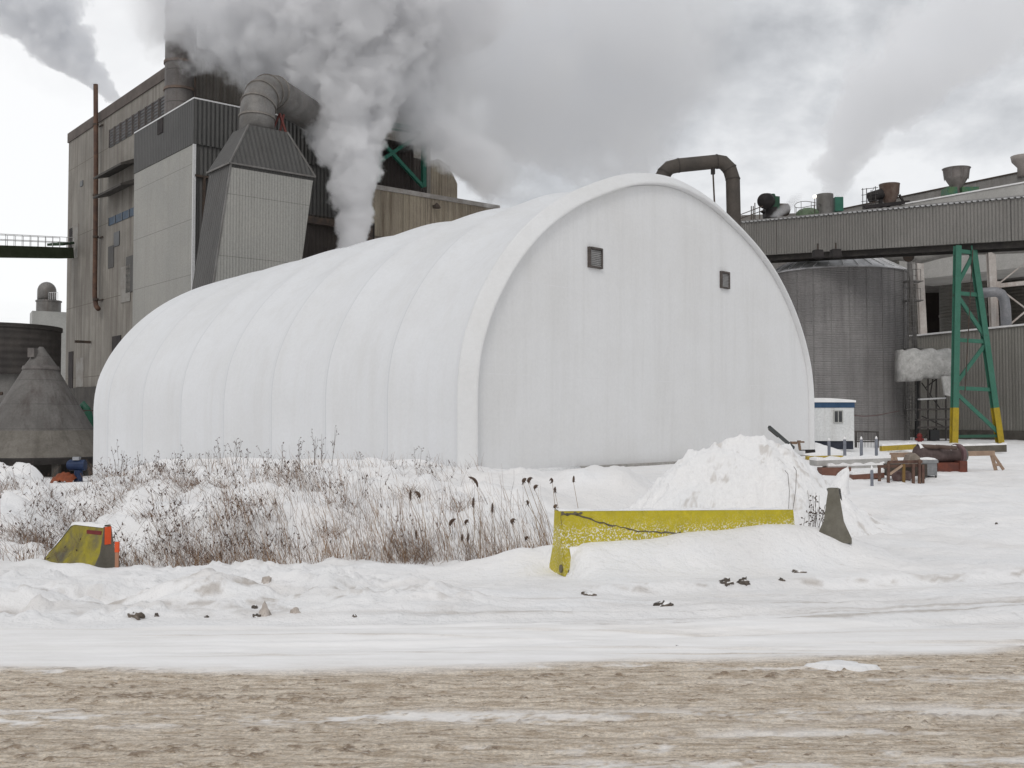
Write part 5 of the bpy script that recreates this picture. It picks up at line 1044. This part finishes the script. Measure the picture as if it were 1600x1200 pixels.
# white snow patch on the road
a = at(1275, 1036, 6.9); g0 = on_ground(1318, 1046); n = 40; vs = [g0 + UP * .03]; fs = []
for r_ in (.5, .85, 1.0):
    for j in range(n):
        th = 2 * math.pi * j / n; e = 1 + .55 * float(fbm(math.cos(th) * 1.8 + 9, math.sin(th) * 1.8, 77, 4)); e2 = 1.3 if (math.cos(th) < 0 and math.sin(th) > 0) else 1.0
        vs.append(Vector((g0.x + r_ * .19 * e * e2 * math.cos(th), g0.y + r_ * .115 * e * math.sin(th), .016 + [.024, .018, -.02][(.5, .85, 1.0).index(r_)])))
for j in range(n): fs.append((0, 1 + j, 1 + (j + 1) % n))
for k_ in range(2):
    for j in range(n): fs.append((1 + k_ * n + j, 1 + (k_ + 1) * n + j, 1 + (k_ + 1) * n + (j + 1) % n, 1 + k_ * n + (j + 1) % n))
single(MB().add(vs, fs), 'snow_patch', snow_mat('clean_snow', False), 'clean white snow patch lying on the brown road at right', 'snow patch', True)
# ------------------------------------------------------------------ dry weeds
def weed_mat():
    m = bpy.data.materials.new('dry_stem'); m.use_nodes = True; nt = m.node_tree; p = nt.nodes['Principled BSDF']; a_ = N(nt, 'ShaderNodeAttribute', attribute_name='tone')
    c = RAMP(nt, a_.outputs['Fac'], [(0, (.075, .052, .043)), (.35, (.165, .115, .09)), (.7, (.30, .185, .105)), (1, (.44, .32, .20))]); L(nt, c, p.inputs['Base Color']); p.inputs['Roughness'].default_value = .9; p.inputs['Specular IOR Level'].default_value = .1; return m
STEM = weed_mat()
def strands(P, rad, tone):              # P: n x k x 3 -> triangular tubes
    n, k, _ = P.shape; ang = np.array([0, 2.094, 4.189]); off = np.stack([np.cos(ang), np.sin(ang), 0 * ang], 1)
    R_ = rad[:, None] * np.linspace(1, .35, k)[None, :]
    V = P[:, :, None, :] + off[None, None] * R_[:, :, None, None]; V = V.reshape(-1, 3)
    base = (np.arange(n) * k * 3)[:, None, None]; i = np.arange(k - 1)[None, :, None] * 3; j = np.arange(3)[None, None, :]; a = base + i + j; b = base + i + (j + 1) % 3
    Fq = np.stack([a, b, b + 3, a + 3], -1).reshape(-1, 4); return V, Fq, np.repeat(tone, k * 3)
def make_weeds():
    V, Fq, T = [], [], []
    def add(P, rad, tone):
        v, f, t = strands(P, rad, tone); off = sum(len(x) for x in V); V.append(v); Fq.append(f + off); T.append(t)
    def stems(px, Y, h, lean, k, rad, tone, bend=.3):
        x = (px - 800) / F * Y; z = ground(x, Y) - .04; s = np.linspace(0, 1, k)[None, :]
        P = np.stack([x[:, None] + lean[:, 0:1] * h[:, None] * (s + bend * s * s), Y[:, None] + lean[:, 1:2] * h[:, None] * s, z[:, None] + h[:, None] * s * (1 - .25 * bend * s)], 2)
        P[:, 1:, :2] += rng.normal(0, .012, P[:, 1:, :2].shape); add(P, rad, tone); return P
    # background scatter on the bank
    n = 4600; px = rng.uniform(-60, 720, n); Y = 15.4 + 9.0 * rng.uniform(0, 1, n) ** 1.15
    dens = fbm(px * .012, Y * .45, 501, 4) + .05 - .26 * sm(380, 640, px) + .18 * np.exp(-((Y - 16.3) / .9) ** 2)
    keep = rng.uniform(0, 1, n) < np.clip(dens * 2.2, .05, 1); px, Y = px[keep], Y[keep]; n = len(px)
    h = rng.uniform(.14, .55, n) * (1 - .35 * sm(20, 26, Y)); lean = rng.normal([-.22, 0], [.42, .25], (n, 2))
    P = stems(px, Y, h, lean, 4, rng.uniform(.0024, .0044, n), np.clip(rng.normal(.42, .18, n), 0, 1))
    # side twigs
    m = rng.integers(0, n, 3300); s0 = P[m, 2] * .5 + P[m, 3] * .5; d = rng.normal(0, 1, (len(m), 3)) * [.12, .12, .08] + [0, 0, .07]; add(np.stack([s0, s0 + d * .6, s0 + d], 1), rng.uniform(.0022, .0042, len(m)), np.clip(rng.normal(.25, .15, len(m)), 0, 1))
    # seed specks on the tips
    m = rng.integers(0, n, 2600); s0 = P[m, 3]; d = rng.normal(0, .018, (len(m), 3)) + [0, 0, .02]; add(np.stack([s0, s0 + d], 1), rng.uniform(.008, .016, len(m)), rng.uniform(0, .2, len(m)))
    # upright thin stems, right half of the bank
    n = 1300; px = rng.uniform(330, 868, n); Y = 15.6 + rng.gamma(1.3, 1.5, n) * np.where(px > 600, .55, 1.2); Y = np.minimum(Y, 24)
    h = rng.uniform(.22, .75, n); lean = rng.normal([-.17, 0], [.16, .12], (n, 2)); stems(px, Y, h, lean, 4, rng.uniform(.0025, .0045, n), np.clip(rng.normal(.55, .2, n), 0, 1))
    # reddish stubble along the foot of the bank
    n = 2900; px = rng.uniform(-40, 870, n); Y = 15.55 + rng.gamma(1.2, .35, n); keep = rng.uniform(0, 1, n) < np.clip(.35 + 1.4 * fbm(px * .03, Y * 0, 511, 3), .04, 1); px, Y = px[keep], Y[keep]; n = len(px)
    stems(px, Y, rng.uniform(.1, .36, n), rng.normal([-.05, 0], [.3, .2], (n, 2)), 3, rng.uniform(.0026, .005, n), np.clip(rng.normal(.6, .18, n), 0, 1))
    # matted brown tussocks
    tx = [(290, 20.8), (300, 20.3), (325, 21.6), (335, 22), (130, 19), (118, 22), (40, 17), (60, 17.2), (20, 17.2), (85, 17), (235, 18), (170, 23), (190, 23.5), (285, 25.5), (310, 16.2), (330, 16.1), (300, 16.4), (250, 16.3), (520, 17.5), (540, 18.6), (665, 15.9), (655, 15.8), (640, 15.8), (450, 21), (180, 20), (150, 17.2), (215, 20.6), (380, 19), (0, 19.5), (10, 21), (640, 20.5), (720, 18.4), (735, 16), (620, 16.2)]
    for cx, cy in tx:
        n = 115; px = cx + rng.normal(0, 15, n); Y = cy + rng.normal(0, .22, n); stems(px, Y, rng.uniform(.06, .30, n), rng.normal([-.2, 0], [.7, .5], (n, 2)), 4, rng.uniform(.0025, .005, n), np.clip(rng.normal(.42, .18, n), 0, 1))
    # grass fringe at the ridge beside the tent
    n = 420; px = rng.uniform(150, 760, n); Y = rng.uniform(24, 31, n); stems(px, Y, rng.uniform(.15, .5, n), rng.normal([-.1, 0], [.25, .2], (n, 2)), 4, rng.uniform(.004, .006, n), np.clip(rng.normal(.45, .2, n), 0, 1))
    o = npmesh('dry_weeds', np.vstack(V), np.vstack(Fq), STEM, smooth=False, org=(-3, 20, 0), attrs={'tone': np.concatenate(T)})
    tag(o, 'tangle of dry brown weeds poking through the snowy bank before the tent', 'weeds', kind='stuff')
make_weeds()
# reeds with drooping seed heads
reedm = M('reed_stem', (.26, .18, .11), (.34, .25, .16), .9, ns=6); headm = M('reed_head', (.075, .048, .036), (.12, .085, .065), .95, ns=20, bump=(60, .01))
rr_ = random.Random(9)
reedp = [(746, 738, 885, 9, 30), (656, 764, 884, 11, 18), (641, 765, 880, 6, 20), (739, 777, 880, 4, 20), (769, 785, 882, 4, 22), (703, 806, 878, 11, 20), (727, 810, 880, 9, 10), (799, 811, 876, 12, 8), (817, 745, 872, 12, 12), (825, 743, 874, 12, 14), (835, 757, 876, 11, 9), (863, 747, 868, 7, 9), (896, 743, 800, 5, 14), (867, 760, 868, 5, 12), (825, 783, 872, 8, 7), (866, 788, 872, 10, 8), (821, 839, 876, 9, 6), (731, 832, 880, 6, 18), (650, 828, 882, 5, 14), (722, 834, 880, 5, 12)]
for i, (x, yt, yb, w, h) in enumerate(reedp):
    d = 16.0 + rr_.uniform(-.2, .7); xb = x + (35 if 810 < x < 840 and yt < 800 else rr_.uniform(-6, 22)); g = (xb - 800) / F * d; base = Vector((g, d, gz(g, d) - .05)); top = at(x, yt + h * .75, d - .2)
    t = thing('seed_reed', 'dry reed with a dark drooping seed head left of the yellow barrier', 'reed', base, 'reeds left of the yellow barrier')
    mid = base.lerp(top, .55) + Vector((.03, 0, .02)); MB().tube([base, mid, top], [.006, .0048, .003], 5).build('stem', reedm, t)
    k = d / F; hw = w * k / 2; lean = rr_.choice((-1, 1, 1)) if w > 6 else .2; pts = []; rad = []; hl = max(h * .8, w * .8, 8) * k
    for j in range(8):
        f = j / 7; an = f * (.8 if w > 8 else .3) * lean; pts.append(top + Vector((math.sin(an) * hl * f * .8, -.01, math.cos(an) * hl * f * .9))); rad.append(  .004 + min(max(hw * .42, .014), .024) * math.sin(math.pi * min(1, f * .9 + .08)) ** .8)
    mb = MB().tube(pts, rad, 7)
    for j in range(26):
        f = rr_.uniform(.1, .95); q = pts[int(f * 7)]; mb.tube([q, q + Vector((rr_.uniform(-.03, .03) + .012 * lean, rr_.uniform(-.02, .02), rr_.uniform(-.05, .01)))], [.006, .002], 3)
    mb.build('seed_head', headm, t)
# tall branching weeds with seed clusters
wst = M('weed_stem', (.10, .078, .066), (.15, .115, .095), .95, ns=6)
def weed(x, yt, yb, lab, seed, depth=None, spread=12, group=None, n=7):
    n = max(2, int(n * .62))
    r_ = random.Random(seed); g = on_ground(x, yb) if depth is None else None
    if g is None: xx = (x - 800) / F * depth; g = Vector((xx, depth, gz(xx, depth)))
    k = g.y / F; H = (yb - yt) * k; t = thing('weed_plant', lab, 'weed', g, group); mb = MB(); hd = MB()
    for i in range(n):
        tip = g + Vector((r_.gauss(0, spread * .5) * k, r_.gauss(0, 4) * k, H * r_.uniform(.6, 1.0))); b = g + Vector((r_.uniform(-3, 3) * k, 0, -.05)); mid = b.lerp(tip, .5) + Vector((r_.uniform(-2, 2) * k, 0, .02)); mb.tube([b, mid, tip], [.0042, .0036, .0026], 4)
        for j in range(3):
            f = r_.uniform(.5, 1); q = mid.lerp(tip, f * 2 - 1) if f > .5 else b.lerp(mid, f * 2); e = q + Vector((r_.uniform(-5, 5) * k, r_.uniform(-4, 4) * k, r_.uniform(1, 6) * k)); mb.tube([q, e], [.0035, .0025], 3)
            for m_ in range(2): c = e + Vector((r_.uniform(-1, 1) * k, 0, r_.uniform(-1, 1) * k)); hd.lathe(c, [(.002, -.012), (.012, 0), (.002, .013)], 5)
    mb.add(hd.v, hd.f); mb.build('stems', wst, t)
WG = 'tall weeds on the crest before the tent'; WL = 'tall dark seed topped weed standing against the white tent side'
for i, (x, yt, yb, sp, n) in enumerate(((186, 690, 752, 14, 8), (196, 712, 752, 10, 6), (218, 712, 755, 8, 4), (246, 714, 758, 8, 4), (274, 716, 756, 12, 6), (283, 735, 762, 14, 10), (328, 712, 752, 12, 6), (345, 714, 756, 18, 8), (365, 716, 760, 16, 7), (384, 722, 764, 12, 6), (372, 694, 745, 6, 2), (420, 728, 772, 12, 6), (440, 712, 760, 8, 4), (468, 722, 775, 14, 8), (492, 708, 770, 14, 8), (505, 712, 770, 10, 6), (520, 710, 775, 12, 5), (560, 726, 760, 8, 4), (655, 716, 764, 8, 3), (674, 728, 765, 12, 6))):
    weed(x, yt, yb, WL, 600 + i, 25.0 + (i * 37 % 10) * .25, sp, WG, n)
PG = 'weeds by the grey barrier end'
for i, (x, yt, yb, sp, n) in enumerate(((1270, 742, 830, 20, 12), (1262, 765, 822, 16, 9), (1280, 756, 836, 14, 10), (1253, 770, 815, 12, 6))):
    weed(x, yt, yb, 'dry tangled weed beside the grey concrete barrier end', 700 + i, 17.3, sp, PG, n)
for i, (xb, yb, xt, yt) in enumerate(((1232, 800, 1231, 734), (1238, 802, 1245, 728))):
    mb = MB(); a, b = at(xb, yb, 16.9), at(xt, yt, 16.9); mb.tube([a, a.lerp(b, .5) + Vector((.02, 0, 0)), a.lerp(b, .9), b + Vector((-.05, 0, -.01))], .0045, 5)
    single(mb, 'bare_stem', wst, ['left bare thin stem at the right end of the yellow barrier', 'right bare thin stem at the right end of the yellow barrier'][i], 'weed', group='bare stems at the barrier end')
# ------------------------------------------------------------------ steam
def plume(name, label, pts, axis, dens, nscale, amp, soft=.35, fade=(1, 1), tint=(.93, .935, .95), detail=5, step=1.0, aniso=.2, ends=(0, 0)):
    """pts: (px, py, depth, radius px), ordered along the main axis (0 = x, 2 = z)"""
    P = []
    for x, y, d, r in pts: q = at(x, y, d); P.append((q, r * d / F))
    o = P[0][0].copy(); ax = axis; o1, o2 = [i for i in (0, 1, 2) if i != ax]
    lo = min(q[ax] for q, r in P) - o[ax]; hi = max(q[ax] for q, r in P) - o[ax]
    P = sorted(P, key=lambda t: t[0][ax])
    c1 = [q[o1] - o[o1] for q, r in P]; c2 = [q[o2] - o[o2] for q, r in P]; rr = [r for q, r in P]; cs = [(q[ax] - o[ax] - lo) / (hi - lo) for q, r in P]
    # hull that follows the plume
    n, m = 20, 26; V = []; s = np.linspace(-.03, 1.03, m)
    for t in s:
        tc_ = min(max(t, 0), 1); a = np.interp(tc_, cs, c1); b = np.interp(tc_, cs, c2); r = np.interp(tc_, cs, rr) * 1.6
        if t < 0 or t > 1: r *= .7
        for j in range(n):
            th = 2 * math.pi * j / n; v = [0, 0, 0]; v[ax] = lo + (hi - lo) * t; v[o1] = a + r * math.cos(th); v[o2] = b + r * math.sin(th); V.append(Vector(v))
    fs = [(i * n + j, i * n + (j + 1) % n, (i + 1) * n + (j + 1) % n, (i + 1) * n + j) for i in range(m - 1) for j in range(n)] + [tuple(range(n - 1, -1, -1)), tuple((m - 1) * n + j for j in range(n))]
    mat = bpy.data.materials.new(name); mat.use_nodes = True; nt = mat.node_tree; nt.nodes.clear(); mat.cycles.volume_step_rate = step if hasattr(mat.cycles, 'volume_step_rate') else 1
    out = N(nt, 'ShaderNodeOutputMaterial'); vol = N(nt, 'ShaderNodeVolumePrincipled'); L(nt, vol.outputs[0], out.inputs['Volume'])
    vol.inputs['Color'].default_value = (*tint, 1); vol.inputs['Anisotropy'].default_value = aniso
    tc = N(nt, 'ShaderNodeTexCoord'); sp = N(nt, 'ShaderNodeSeparateXYZ'); L(nt, tc.outputs['Object'], sp.inputs[0])
    t = MATH(nt, 'DIVIDE', MATH(nt, 'SUBTRACT', sp.outputs[ax], lo), hi - lo, clamp=True)
    def curve(ys):
        mn, mx_ = min(ys), max(ys); span = max(mx_ - mn, 1e-4); fc = N(nt, 'ShaderNodeFloatCurve'); cv = fc.mapping.curves[0]
        pp = list(zip(cs, [(y - mn) / span for y in ys])); cv.points[0].location = pp[0]; cv.points[1].location = pp[-1]
        for q in pp[1:-1]: cv.points.new(*q)
        fc.mapping.update(); L(nt, t, fc.inputs['Value']); return MATH(nt, 'MULTIPLY_ADD', fc.outputs[0], span, mn)
    d1 = MATH(nt, 'SUBTRACT', sp.outputs[o1], curve(c1)); d2 = MATH(nt, 'SUBTRACT', sp.outputs[o2], curve(c2)); r = curve(rr)
    d = MATH(nt, 'DIVIDE', MATH(nt, 'SQRT', MATH(nt, 'ADD', MATH(nt, 'MULTIPLY', d1, d1), MATH(nt, 'MULTIPLY', d2, d2))), r)
    nz = NOISE(nt, tc.outputs['Object'], nscale, detail, .61, .0)
    v = MATH(nt, 'ADD', MATH(nt, 'SUBTRACT', 1., d), MATH(nt, 'MULTIPLY', MATH(nt, 'SUBTRACT', nz, .5), amp * 2))
    s_ = N(nt, 'ShaderNodeMapRange', interpolation_type='SMOOTHSTEP'); s_.inputs[1].default_value = 0; s_.inputs[2].default_value = soft; L(nt, v, s_.inputs[0])
    fd = MATH(nt, 'MULTIPLY_ADD', t, fade[1] - fade[0], fade[0]); 
    for e_, k_ in zip(ends, (0, 1)):
        if e_:
            q = N(nt, 'ShaderNodeMapRange', interpolation_type='SMOOTHSTEP'); q.inputs[1].default_value = 0; q.inputs[2].default_value = e_; L(nt, t if k_ == 0 else MATH(nt, 'SUBTRACT', 1., t), q.inputs[0]); fd = MATH(nt, 'MULTIPLY', fd, q.outputs[0])
    den = MATH(nt, 'MULTIPLY', MATH(nt, 'MULTIPLY', s_.outputs[0], dens), fd); L(nt, den, vol.inputs['Density'])
    ob = MB().add([v + o for v in V], fs).build(name, mat, None, True, None, o); return tag(ob, label, 'steam')
plume('steam_plume', 'dense white steam column rising from behind the tent and spreading over the mill', [(545, 392, 74, 26), (553, 335, 74, 32), (550, 275, 74, 40), (544, 215, 75, 62), (546, 150, 76, 88), (545, 90, 77, 140), (555, 20, 78, 230), (570, -70, 80, 300)], 2, 2.0, .46, .98, .2, (1.3, .13), step=.07, tint=(.985, .985, .99), detail=7)
plume('steam_cloud', 'low steam cloud drifting right past the green braced frame', [(600, 175, 80, 40), (660, 200, 80, 50), (715, 232, 80, 58), (765, 262, 81, 50), (815, 285, 82, 34)], 0, .9, .45, 1.0, .28, (1, 1), step=.1, tint=(.98, .98, .985), ends=(.2, .3))
plume('steam_plume', 'grey steam plume blowing up and left from behind the mill roof', [(178, 154, 128, 14), (140, 122, 128, 34), (100, 85, 128, 52), (60, 40, 128, 70), (20, -20, 128, 95)], 2, 1.0, .24, 1.25, .16, (1.2, .7), tint=(.95, .955, .965), step=.05, detail=8)
plume('steam_plume', 'soft pale steam plume bending right above the roof vents at right', [(1290, 345, 125, 16), (1303, 300, 125, 22), (1312, 255, 126, 46), (1345, 200, 128, 72), (1400, 140, 130, 95), (1480, 70, 132, 115), (1560, -20, 134, 135)], 2, .3, .15, 1.5, .22, (1.5, .5), tint=(.96, .963, .97), step=.15)
plume('steam_puff', 'small steam puff blowing off the dark green roof blower', [(1212, 338, 101, 10), (1226, 326, 101, 15), (1242, 312, 101, 14), (1252, 296, 101, 12)], 2, .5, .6, .8, .5, (1, .4), step=.15, tint=(.97, .97, .98), ends=(0, .4))
plume('steam_cloud', 'grey steam bank hanging over the stack and upper mill wall', [(180, -10, 79, 60), (300, 20, 79, 85), (390, 62, 78, 85), (470, 85, 77, 95), (580, 60, 78, 120), (680, 90, 82, 95), (760, 140, 84, 70)], 0, .75, .28, 1.35, .25, (.8, .8), tint=(.97, .972, .98), step=.13, ends=(.25, .3))
plume('steam_cloud', 'broad grey steam mass filling the sky between the mill and the tent crown', [(560, 60, 100, 120), (680, 90, 102, 150), (800, 120, 104, 165), (920, 110, 106, 160), (1040, 80, 108, 150), (1180, 40, 112, 120)], 0, .26, .12, 1.7, .25, (1, .8), tint=(.95, .953, .96), step=.2, ends=(.2, .35))
